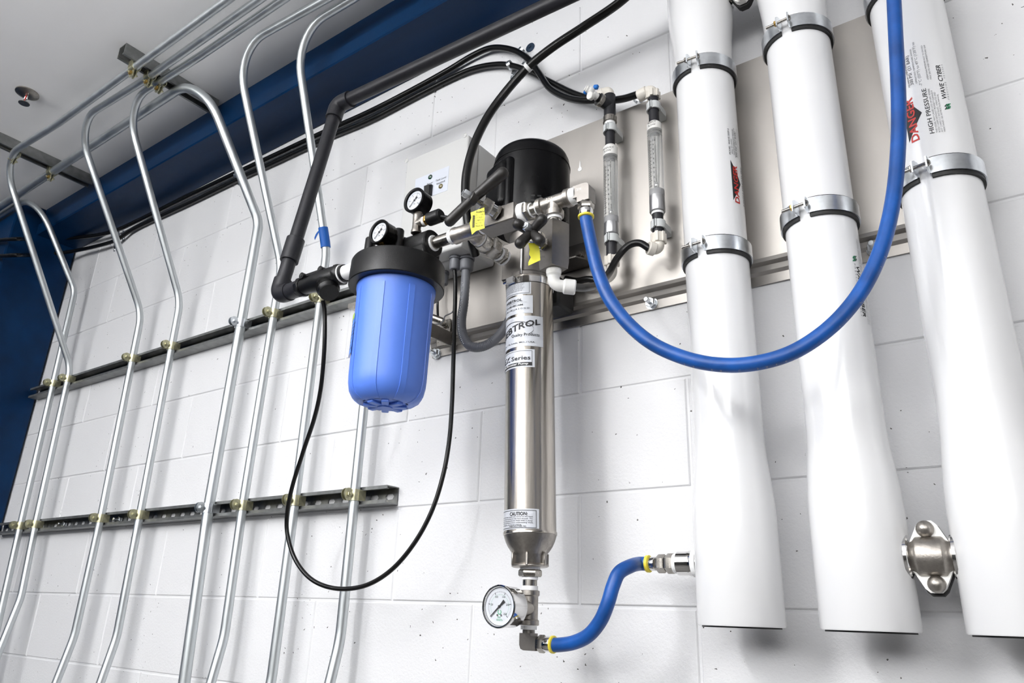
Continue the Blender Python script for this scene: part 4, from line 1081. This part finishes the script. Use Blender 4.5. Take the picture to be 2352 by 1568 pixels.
# ================================================================= CONTROL BOX
bx0, bx1, bz0, bz1, bo = -0.4095, -0.213, 0.738, 1.030, 0.152
cb = thing('control_box', 'light grey control enclosure behind the filter and gauges', 'box', ((bx0 + bx1)/2, -.03, bz0))
bcx, bcz = (bx0 + bx1)/2, (bz0 + bz1)/2
finish('case', MB().box((bcx, -.030 - (bo - .030 - .042)/2, bcz), (bx1 - bx0, bo - .030 - .042, bz1 - bz0), bev=.006, seg=3), BOXM, cb)
finish('cover', MB().box((bcx, -bo + .0205, bcz), (bx1 - bx0 + .001, .041, bz1 - bz0 + .001), bev=.005, seg=3), BOXM, cb)
for q in ((934, 369), (1068, 311)):
    c = P(*q, bo); c = V((c.x, -bo, c.z))
    finish('cover_screw', MB().lathe(c, (0, -1, 0), [(0, .0062), (.0008, .0062), (.0008, .0048), (.0002, .0045), (.0002, .0001)], 20).box(c + V((0, -.0004, 0)), (.0075, .0006, .0014), M.Rotation(.8, 3, 'Y')), BOXM, cb)
lp = [P(955, 412, bo), P(1032, 384, bo), P(1030, 436, bo), P(952, 466, bo)]
mb = MB(); zA = -bo - .0005
x_0, x_1 = lp[0].x, lp[1].x; z_1, z_0 = lp[0].z, lp[2].z
finish('label_plate', MB().box(((x_0 + x_1)/2, zA + .0002, (z_0 + z_1)/2), (x_1 - x_0, .0005, z_1 - z_0)), mat('pale_blue_label', (0.60, 0.63, 0.70, 1), 0.5), cb)
for q, m in (((989, 407), GRNL), ((1013, 428), AMBL)):
    c = P(*q, bo); finish('indicator_lamp', MB().lathe((c.x, -bo, c.z), (0, -1, 0), [(0, .0062), (.0022, .0062), (.003, .005), (.0042, .003), (.0046, 0)], 20), m, cb)
c = P(986, 440, bo)
finish('rocker_switch', MB().box((c.x, -bo - .003, c.z), (.0215, .008, .030), bev=.0015).prism([(-.008, -.012), (.008, -.012), (.008, .012), (-.008, .012)], (c.x, -bo - .007, c.z), (1, 0, .0), (0, -.12, 1), (0, -.003, 0)), BLKP, cb)
mb = MB(); c = P(981, 426, bo)
put_flat(mb, text2d('Power', .0050), V((c.x, zA - .0006, c.z)), (1, 0, 0), (0, 0, 1))
c = P(1001, 418, bo); put_flat(mb, text2d('Tank Level', .0052), V((c.x, zA - .0006, c.z)), (1, 0, 0), (0, 0, 1))
c = P(1003, 425, bo); put_flat(mb, text2d('Interlock', .0052), V((c.x, zA - .0006, c.z)), (1, 0, 0), (0, 0, 1))
finish('lettering', mb, INK, cb)
# cable glands under the box
def gland(q, o, r, label_):
    c = P(*q, o); c = V((c.x, c.y, bz0))
    finish('cable_gland', MB().lathe(c, (0, 0, -1), [(-.002, r*1.0), (.002, r*1.12), (.007, r*1.12), (.0075, r*.92), (.010, r*.92), (.0105, r*1.04), (.030, r*1.0), (.033, r*.86), (.034, r*.66)], 24), PVCG, cb)
    return c
gl1 = gland((1045, 600), .118, .0118, '')
gl2 = gland((1071, 612), .100, .0160, '')
gl3 = gland((1022, 612), .070, .0105, '')

# ================================================================= DARK GREY PVC PIPE AND CHECK VALVE
RP = 0.0167
e_top = P(776, 241, .250); e_bot = P(641, 668, .318)
el_y = RY
jb = V((e_bot.x, RY, ZR))
pr_ = thing('pvc_pipe', 'dark grey plastic pipe dropping from under the beam to the filter inlet', 'pipe', jb)
far = P(1300, -6, .225); dirp = (far - e_top).normalized()
upd = (e_top - jb).normalized()
finish('top_pipe', MB().tube([e_top + dirp*.025, far + dirp*.35], RP, 28), PVC, pr_)
finish('riser', MB().tube([jb + upd*.03, e_top - upd*.02], RP, 28), PVC, pr_)
finish('top_elbow', MB().tube(fillet([e_top - upd*.046, e_top, e_top + dirp*.046], .020, 8), .0212, 28), PVC, pr_)
cp = P(677, 572, .305); k = (cp - jb).dot(upd); cpt = jb + upd*k
finish('coupling', MB().lathe(cpt - upd*.030, upd, [(0, .0178), (0, .0215), (.060, .0215), (.061, .0205), (.062, .0170)], 30), PVC, pr_)
finish('bottom_elbow', MB().tube(fillet([jb + upd*.040, jb, jb + V((.040, 0, 0))], .020, 8), .0208, 28), PVC, pr_)
xk0 = jb.x + .036; xk1 = FX - .088
finish('adaptor', MB().lathe((xk0, RY, ZR), (1, 0, 0), [(0, .0167), (.004, .0167), (.004, .0188), (.036, .0188), (.037, .0195), (.040, .0195)], 30), PVC, pr_)
mb = MB()
put = text2d('1" PVC 1120 SCH 80  ASTM D1785  NSF-PW', .0095, .0)
un_ = V((0.35, -0.94, 0)); un_ = (un_ - upd*un_.dot(upd)).normalized(); sd = upd.cross(un_)
vs, fs = put
vs2 = [jb + upd*(.12 + x) + (un_*cos(-y/RP - .1) + sd*sin(-y/RP - .1))*(RP + .0003) for x, y in vs]
finish('pipe_print', mb.add(vs2, fs), mat('faint_print', (0.014, 0.014, 0.016, 1), 0.5), pr_)
ck = thing('check_valve', 'black plastic check valve between the grey elbow and the blue filter', 'valve', (xk0 + .08, RY, ZR))
q0 = xk0 + .040
ck_end = X(787, 626)
Lk = ck_end - q0
finish('end_nut', MB().lathe((q0, RY, ZR), (1, 0, 0), [(0, .0205), (.003, .0225), (.012, .0225), (.014, .0205)], 8), BLKP, ck)
finish('end_nut', MB().lathe((ck_end - .015, RY, ZR), (1, 0, 0), [(0, .0215), (.002, .0240), (.012, .0240), (.015, .0215)], 8), BLKP, ck)
finish('body', MB().lathe((q0 + .012, RY, ZR), (1, 0, 0), [(0, .0180), (Lk*.18, .0185), (Lk*.30, .0215), (Lk*.45, .0230), (Lk*.75, .0225), (Lk*.82, .0205)], 32).lathe((q0 + Lk*.62, RY, ZR), (.55, -.18, -.8), [(0, .021), (.020, .021), (.024, .0235), (.040, .0235), (.044, .0205), (.052, .0205)], 28), BLKP, ck)
mb = MB()
for k in range(5):
    d = V((.55, -.18, -.8)).normalized(); mb.lathe(V((q0 + Lk*.62, RY, ZR)) + d*(.0245 + .0033*k), d, [(0, .0236), (.0008, .0246), (.0016, .0236)], 28)
finish('cap_ridges', mb, BLKP, ck)
for f in (.16, .60):
    c = V((q0 + Lk*f, RY - .008, ZR + .0185))
    finish('lug', MB().cyl(c + V((0, -.010, 0)), c + V((0, .008, 0)), .0075, 20), BLKP, ck)
    finish('lug_hole', MB().cyl(c + V((0, -.0108, 0)), c + V((0, -.009, 0)), .0036, 14), RUBB, ck)
finish('web', MB().box((q0 + Lk*.38, RY - .008, ZR + .020), (Lk*.44, .006, .006)), BLKP, ck)
dd_ = V((.55, -.18, -.8)).normalized()
inl = thing('inlet_nipple', 'short black nipple with white tape at the filter inlet', 'pipe', (ck_end, RY, ZR))
finish('barrel', MB().cyl((ck_end - .004, RY, ZR), (ck_end + .010, RY, ZR), .0185, 26).cyl((ck_end + .020, RY, ZR), (xk1 + .004, RY, ZR), .0140, 26), BLKP, inl)
finish('thread_tape', MB().cyl((ck_end, RY, ZR), (ck_end + .0035, RY, ZR), .0205, 26).cyl((ck_end + .010, RY, ZR), (xk1, RY, ZR), .0160, 26), TAPE, inl)

# ================================================================= FLOW METERS
def flow(i, ax, ys, label, cap):
    """ys: dict of pixel rows measured on the meter axis"""
    x, o, col = ax
    z = {k: P(col(v), v, o).z for k, v in ys.items()}
    t = thing('flow_meter', label, 'meter', (x, -o, z['b']), 'flow meters')
    A = lambda zz: V((x, -o, zz))
    finish('tube', MB().cyl(A(z['cap0']), A(z['b']), .0150, 36), ACR, t, 'clear acrylic body')
    finish('bore', MB().lathe(A(z['b'] + .012), (0, 0, 1), [(0, .0040), (z['cap0'] - z['b'] - .020, .0072)], 20, caps=False), ACR, t)
    finish('label_cap', MB().lathe(A(z['cap1']), (0, 0, -1), [(0, .0105), (.0, .0112), (.005, .0152), (z['cap1'] - z['cap0'], .0152), (z['cap1'] - z['cap0'] + .0005, .0145)], 36), WHTP, t, 'white label cap')
    mb = MB()
    put_cyl(mb, text2d(cap, .0042, .008, 'CENTER'), A(z['cap0'] + .0115), (0, 0, 1), .0155, rad(2), 0)
    put_cyl(mb, text2d('FLOW', .0042, .008, 'CENTER'), A(z['cap0'] + .0045), (0, 0, 1), .0155, rad(2), 0)
    finish('lettering', mb, INK, t)
    mb = MB(); H = z['cap0'] - z['b']
    n = 26
    for k in range(n):
        zz_ = z['b'] + .016 + (H - .045)*(k/(n - 1))**.85
        w = 36 if k % 2 == 0 else 22
        patch(mb, A(0), (0, 0, 1), .01515, rad(-40), rad(-40 + w), zz_, zz_ + .0006, 5, .0002)
    patch(mb, A(0), (0, 0, 1), .01515, rad(-20), rad(-17), z['b'] + .014, z['cap0'] - .028, 2, .0002)
    for k in range(10):
        put_cyl(mb, text2d(str(k + 1), .0042, .01), A(z['b'] + .022 + (H - .055)*k/9), (0, 0, 1), .0154, rad(4), 0)
    finish('scale_print', mb, INK, t)
    finish('stop', MB().cyl(A(z['cap0'] - .007), A(z['cap0'] - .012), .0062, 20).band(A(z['cap0'] - .0045), (0, 0, 1), .0118, .0124, .0009, 0, 2*pi, 24), RUBB, t)
    finish('float', MB().lathe(A(z['b'] + .014), (0, 0, 1), [(0, .001), (.004, .0038), (.010, .0038), (.012, .0015), (.016, .0012)], 16), CHROME, t)
    finish('guide_rod', MB().cyl(A(z['b'] + .006), A(z['cap0'] - .008), .0009, 8), SS, t)
    finish('bottom_cap', MB().lathe(A(z['b'] + .011), (0, 0, -1), [(0, .0143), (.002, .0152), (.013, .0152), (.0135, .0150)], 36), mat('frosted_plastic', (.30, .30, .305, 1), .4), t)
    finish('end_cap', MB().lathe(A(z['b'] - .0025), (0, 0, -1), [(0, .0152), (z['b'] - z['c'] - .004, .0155), (z['b'] - z['c'] - .003, .0148), (z['b'] - z['c'] - .002, .012)], 36), SILV, t)
    return t, x, o, z
def pipe_clip(x, o, z, label, r=.0115):
    t = thing('pipe_clip', label, 'clip', (x, -.03, z), 'grey pipe clips')
    finish('ring', MB().band((x, -o, z), (0, 0, 1), r + .0002, r + .0032, .0165, rad(12), rad(348), 28, (0, -1, 0)), mat('clip_grey', (.60, .62, .62, 1), .45), t)
    m = t.children[0].data.materials[0]
    for s in (1, -1):
        a = s*rad(9); finish('lug', MB().box((x + sin(a)*(r + .003), -o - cos(a)*(r + .003), z), (.0022, .006, .0165), bev=.0004), m, t)
    finish('bracket', MB().prism([(-.007, 0), (.009, 0), (.013, .012), (.013, o - .03 - r + .004), (-.009, o - .03 - r + .004), (-.009, .010)], (x, -.0305, z - .008), (1, 0, 0), (0, -1, 0), (0, 0, .014)), m, t)
def elbow(name, label, pts, r, rend, m, extra=None):
    t = thing(name, label, 'fitting', pts[1])
    mb = MB().tube(fillet(pts, r*1.1, 8), r, 22)
    d = (V(pts[-1]) - V(pts[-2])).normalized(); L = (V(pts[-1]) - V(pts[-2])).length
    mb.lathe(V(pts[-2]) + d*L*.35, d, [(0, r), (.002, rend), (L*.65 - .002, rend), (L*.65, rend*.85)], 26)
    finish('body', mb, m, t)
    if extra: extra(t)
    return t
# left: product
LX, LO = .1165, .0720
colL = lambda y: 1397 + (y - 215)*.018
yl = dict(cap1=337, cap0=361, b=512, c=541)
fl, x, o, z = flow(0, (LX, LO, colL), yl, 'left clear flow meter with the white product cap', 'PRODUCT')
zL = lambda y: P(colL(y), y, LO).z
nl = thing('plastic_nipple', 'black plastic nipple above the left flow meter', 'pipe', (LX, -LO, zL(320)), 'black nipples of the flow meters')
finish('barrel', MB().cyl((LX, -LO, zL(285)), (LX, -LO, zL(338)), .0105, 24), PVC, nl)
finish('thread_tape', MB().cyl((LX, -LO, zL(284)), (LX, -LO, zL(289)), .0118, 24), TAPE, nl)
pipe_clip(LX, LO, zL(299), 'grey clip on the black nipple above the left flow meter')
pt_ = thing('sampling_tee', 'dark tee with steel collars above the left flow meter', 'fitting', (LX, -LO, zL(258)))
tc = V((LX, -LO, zL(245)))
finish('body', MB().cyl((LX, -LO, zL(278)), (LX, -LO, zL(222)), .0130, 26).tube([tc, tc + V((-.010, -.026, .004))], .0125, 24), PVC, pt_)
finish('collar', MB().lathe((LX, -LO, zL(284)), (0, 0, 1), [(0, .0130), (.001, .0148), (.014, .0148), (.015, .0130)], 28).lathe(tc + V((-.008, -.020, .003)), V((-.010, -.026, .004)), [(0, .0130), (.001, .0145), (.009, .0145), (.010, .0125)], 28), SS, pt_)
# small white stop valve on the tee branch
va = thing('sampling_valve', 'tiny white sampling valve with a blue lever on the left meter tee', 'valve', tc)
bdv = V((-.010, -.026, .006)).normalized()
v0 = tc + bdv*.026
finish('plug', MB().cyl(v0, v0 + bdv*.010, .0098, 22), BLKP, va)
v1 = v0 + bdv*.010
finish('body', MB().lathe(v1, bdv, [(0, .0080), (.012, .0080), (.013, .0068), (.020, .0068)], 22).sphere(v1 + bdv*.018 + V((0, 0, .004)), .0095, 18, 10).lathe(v1 + bdv*.018 + V((0, 0, .004)), V((-.5, -.75, .30)), [(0, .0075), (.010, .0078), (.011, .0065), (.013, .0065), (.014, .0030)], 22).lathe(v1 + bdv*.014 + V((0, 0, -.008)), V((-.15, -.6, -.1)), [(0, .0085), (.008, .0085), (.009, .0075)], 20), WHTP, va)
vc_ = v1 + bdv*.018 + V((0, 0, .006))
finish('lever', MB().box(vc_ + V((.012, .002, .004)), (.012, .008, .010), M.Rotation(.4, 3, 'Y'), bev=.002).box(vc_ + V((-.010, -.004, -.002)), (.007, .009, .012), M.Rotation(.3, 3, 'Y'), bev=.002), BKNOB, va)
e0 = V((LX, -LO, zL(224)))
ti = P(1366, 231, LO)
elbow('push_fit_elbow', 'ivory elbow on top of the left meter tee', [e0, V((LX, -LO, zL(207))), V((ti.x + .004, -LO + .004, zL(207) - .004))], .0105, .0125, IVORY)
nb = thing('plastic_nipple', 'black plastic nipple below the left flow meter', 'pipe', (LX, -LO, zL(575)), 'black nipples of the flow meters')
finish('barrel', MB().cyl((LX, -LO, zL(538)), (LX, -LO, zL(595)), .0108, 24), PVC, nb)
pipe_clip(LX, LO, zL(551), 'grey clip directly below the left flow meter')
def nutx(t, x, o, z0, z1):
    mb = MB().cyl((x, -o, z0), (x, -o, z1), .0125, 24, ch=.001)
    for k in range(6):
        a = rad(60*k + 10); d = V((sin(a), -cos(a), 0)); mb.box(V((x, -o, (z0 + z1)/2)) + d*.0132, (.0065, .004, abs(z0 - z1)), M.Rotation(a, 3, 'Z'), bev=.0006)
    finish('ribbed_nut', mb, IVORY, t)
elb = elbow('push_fit_elbow', 'ivory elbow at the bottom of the left flow meter', [V((LX, -LO, zL(606))), V((LX, -LO, zL(634))), V((LX - .034, -LO + .003, zL(634) - .002))], .0105, .0125, IVORY)
nutx(elb, LX, LO, zL(590), zL(611))
# right: reject
RX, RO = .2185, .0720
colR = lambda y: 1490 + (y - 205)*.052
yr = dict(cap1=286, cap0=305, b=452, c=490)
fr, x, o, z = flow(1, (RX, RO, colR), yr, 'right clear flow meter with the white reject cap', 'REJECT')
zR_ = lambda y: P(colR(y), y, RO).z
nr = thing('plastic_nipple', 'black plastic nipple above the right flow meter', 'pipe', (RX, -RO, zR_(250)), 'black nipples of the flow meters')
finish('barrel', MB().cyl((RX, -RO, zR_(224)), (RX, -RO, zR_(287)), .0105, 24), PVC, nr)
pipe_clip(RX, RO, zR_(251), 'grey clip on the black nipple above the right flow meter')
ti2 = P(1463, 217, RO)
er = elbow('push_fit_elbow', 'ivory elbow on top of the right flow meter', [V((RX, -RO, zR_(226))), V((RX, -RO, zR_(207))), V((ti2.x + .002, -RO + .002, zR_(207) - .004))], .0105, .0130, IVORY)
nutx(er, RX, RO, zR_(215), zR_(230))
nr2 = thing('plastic_nipple', 'black plastic nipple below the right flow meter', 'pipe', (RX, -RO, zR_(515)), 'black nipples of the flow meters')
finish('barrel', MB().cyl((RX, -RO, zR_(489)), (RX, -RO, zR_(542)), .0108, 24), PVC, nr2)
finish('thread_tape', MB().cyl((RX, -RO, zR_(489)), (RX, -RO, zR_(495)), .0122, 24), TAPE, nr2)
pipe_clip(RX, RO, zR_(520), 'grey clip below the right flow meter')
re_ = P(1488, 570, .090)
er2 = elbow('push_fit_elbow', 'ivory elbow at the bottom of the right flow meter', [V((RX, -RO, zR_(552))), V((RX, -RO, zR_(577))), V((re_.x, re_.y, zR_(577) + .003))], .0105, .0132, IVORY)
nutx(er2, RX, RO, zR_(538), zR_(560))

# ================================================================= TUBES AND CABLES
def cable(name, label, pts, r, m, cat='tube', n=8, seg=14, grp=None):
    return tag(finish(name, MB().tube(catmull(pts, n), r, seg), m), label, cat, grp)
cable('tube', 'thick black tube arching over the pump motor from the top edge', [P(*q) for q in ((1490, -55, .14), (1420, 8, .14), (1340, 62, .14), (1270, 108, .145), (1212, 155, .15), (1160, 213, .16), (1118, 272, .175), (1088, 335, .192), (1072, 395, .200), (1069, 450, .200), (1074, 505, .200), (1083, 548, .19), (1092, 585, .16))], .0098, TUBE)
cable('tube', 'upper black tube along the beam, arching down to the left flow meter', [P(*q) for q in ((-60, 556, .290), (31, 549, .286), (62, 549, .20), (100, 548, .12), (178, 545, .06), (255, 533, .030), (330, 500, .016), (440, 446, .015), (545, 396, .015), (640, 352, .015), (745, 303, .015), (850, 256, .015), (950, 205, .015), (1030, 161, .016), (1085, 128, .018), (1130, 110, .020), (1178, 115, .022), (1214, 136, .026), (1238, 168, .032), (1262, 202, .040), (1298, 223, .052), (1335, 231, .062), (1372, 230, .0690))], .0081, TUBE)
cable('tube', 'lower black tube along the beam, running to the right flow meter', [P(*q) for q in ((-60, 592, .290), (31, 586, .286), (62, 586, .20), (100, 584, .11), (166, 577, .05), (255, 556, .030), (300, 530, .016), (345, 508, .013), (440, 464, .012), (545, 413, .012), (640, 369, .012), (745, 320, .012), (850, 276, .012), (950, 224, .012), (1030, 183, .012), (1085, 159, .014), (1135, 149, .016), (1176, 151, .018), (1222, 168, .020), (1270, 192, .022), (1320, 216, .026), (1375, 230, .034), (1425, 228, .050), (1468, 216, .0700))], .0081, TUBE)
cable('tube', 'black tube from the white elbow up to the right flow meter', [V(e1) + (V(bend) - V(e1))*.15] + [P(*q) for q in ((1345, 660, .26), (1375, 652, .20), (1398, 628, .14), (1418, 592, .11), (1442, 565, .100), (1468, 558, .094), (1492, 571, .088))], .0070, TUBE)
cable('tube', 'short black tube behind the blue hose at the left flow meter foot', [V((LX - .028, -LO + .003, zL(634) - .002)), P(1350, 641, .07), P(1325, 645, .066), P(1300, 640, .060)], .0068, TUBE)
cable('power_cable', 'thin black cable hanging in a long loop below the control box', [P(*q) for q in ((742, 690, .300), (746, 720, .29), (745, 800, .275), (737, 890, .255), (722, 960, .235), (697, 1035, .215), (672, 1115, .195), (660, 1175, .182), (660, 1225, .174), (676, 1280, .166), (706, 1322, .160), (745, 1345, .153), (795, 1352, .146), (850, 1340, .14), (905, 1303, .134), (955, 1242, .128), (993, 1170, .122), (1018, 1090, .118), (1032, 1010, .116), (1038, 930, .116), (1041, 840, .117), (1044, 740, .118), (1046, 655, .118))] + [gl1 + V((0, 0, -.028))], .0047, TUBE, 'cable')
cf = [gl2 + V((0, 0, -.026))] + [P(*q) for q in ((1066, 690, .108), (1060, 735, .112), (1063, 768, .112), (1078, 793, .110), (1102, 797, .105), (1130, 785, .095), (1155, 760, .085), (1175, 725, .075), (1190, 690, .07))]
pf = catmull(cf, 16)
fx = tag(finish('flexible_conduit', MB().tube(pf, [.0098 + (.0007 if i % 2 else 0) for i in range(len(pf))], 16), PVCG), 'ribbed grey flexible conduit curling from the control box behind the pump', 'conduit')
mb = MB()
for i in range(8, 62, 2):
    d_ = (pf[i+1] - pf[i-1]).normalized(); n_ = (CAMLOC - pf[i]); n_ = (n_ - d_*n_.dot(d_)).normalized(); s_ = d_.cross(n_)
    c = pf[i] + (n_*.8 + s_*.6)*.0106
    mb.box(c, (.0016, .0016, .0016))
finish('white_dots', mb, WINK, fx)
cable('wire', 'thin grey wire looping to the small solenoid bracket', [P(*q) for q in ((1048, 690, .06), (1046, 705, .058), (1037, 718, .06), (1022, 726, .068), (1018, 738, .074), (1005, 744, .078), (985, 744, .078))], .0016, PVCG, 'wire', seg=8)
cable('wire', 'black wire beside the filter running down to the small bracket', [P(*q) for q in ((1006, 655, .05), (1005, 700, .05), (1006, 730, .056))], .0030, TUBE, 'wire', seg=8)

# tube hangers on the wall
def hanger(q, label, o=.002, r=.0105, rot=0.0, plate=True):
    c = P(*q, .016); t = thing('tube_hanger', label, 'hanger', (c.x, 0, c.z), 'zinc tube hangers')
    finish('hook', MB().band((c.x, -.016, c.z), (cos(rot), 0, sin(rot)), r, r + .0022, .010, rad(-40), rad(200), 16, (0, 0, 1)), ZINC, t)
    dz = V((sin(rot)*.0, 0, 0))
    finish('tab', MB().box((c.x + .003*sin(rot), -.003, c.z - .020), (.012, .003, .026), M.Rotation(rot, 3, 'Y'), bev=.0008), ZINC, t)
    finish('screw', MB().sphere((c.x, -.0045, c.z - .024), .0042, 12, 6), ZINC, t)
hanger((1172, 150), 'zinc hook on the lower black tube left of the tube crossing', rot=.2)
hanger((1200, 118), 'zinc hook with washer on the upper black tube near its crest', rot=.7)
hanger((545, 402), 'zinc hook holding the black tubes just behind two conduits')
hanger((279, 534), 'zinc hook holding the upper black tube near the corner')
hanger((259, 558), 'zinc hook holding the lower black tube near the corner', rot=-.3)
hanger((1468, 232), 'zinc clip on the wall behind the right meter elbow', rot=.9)
c = P(1217, 108, .004)
w_ = tag(finish('washer', MB().lathe((c.x, -.001, c.z), (0, -1, 0), [(0, .013), (.0025, .013), (.003, .004), (.006, .0035)], 24), mat('dark_blue_zinc', (.05, .08, .13, 1), .4, .6)), 'dark blue washer screwed to the wall above the tube crest', 'washer')
ctie = [P(*q) for q in ((1208, 160, .125), (1216, 153, .122))]
tag(finish('cable_tie', MB().lathe(P(1212, 155, .150), (P(1206, 161, .150) - P(1218, 149, .150)), [(-.004, .0103), (-.004, .0112), (.004, .0112), (.004, .0103)], 20, caps=False), WINK), 'white tie around the thick black tube at the tube crossing', 'tie')

# paint drip on the panel
c = P(1332, 388, .0305)
finish('paint_drip', MB().prism([(-.0045, -.004), (0, -.006), (.0045, -.004), (.005, .001), (.0018, .006), (.0012, .018), (-.0002, .022), (-.0012, .012), (-.0022, .005), (-.005, .001)], (c.x, -.0302, c.z), (1, 0, 0), (0, 0, 1), (0, -.0006, 0)), WINK, pt, 'white paint drip')
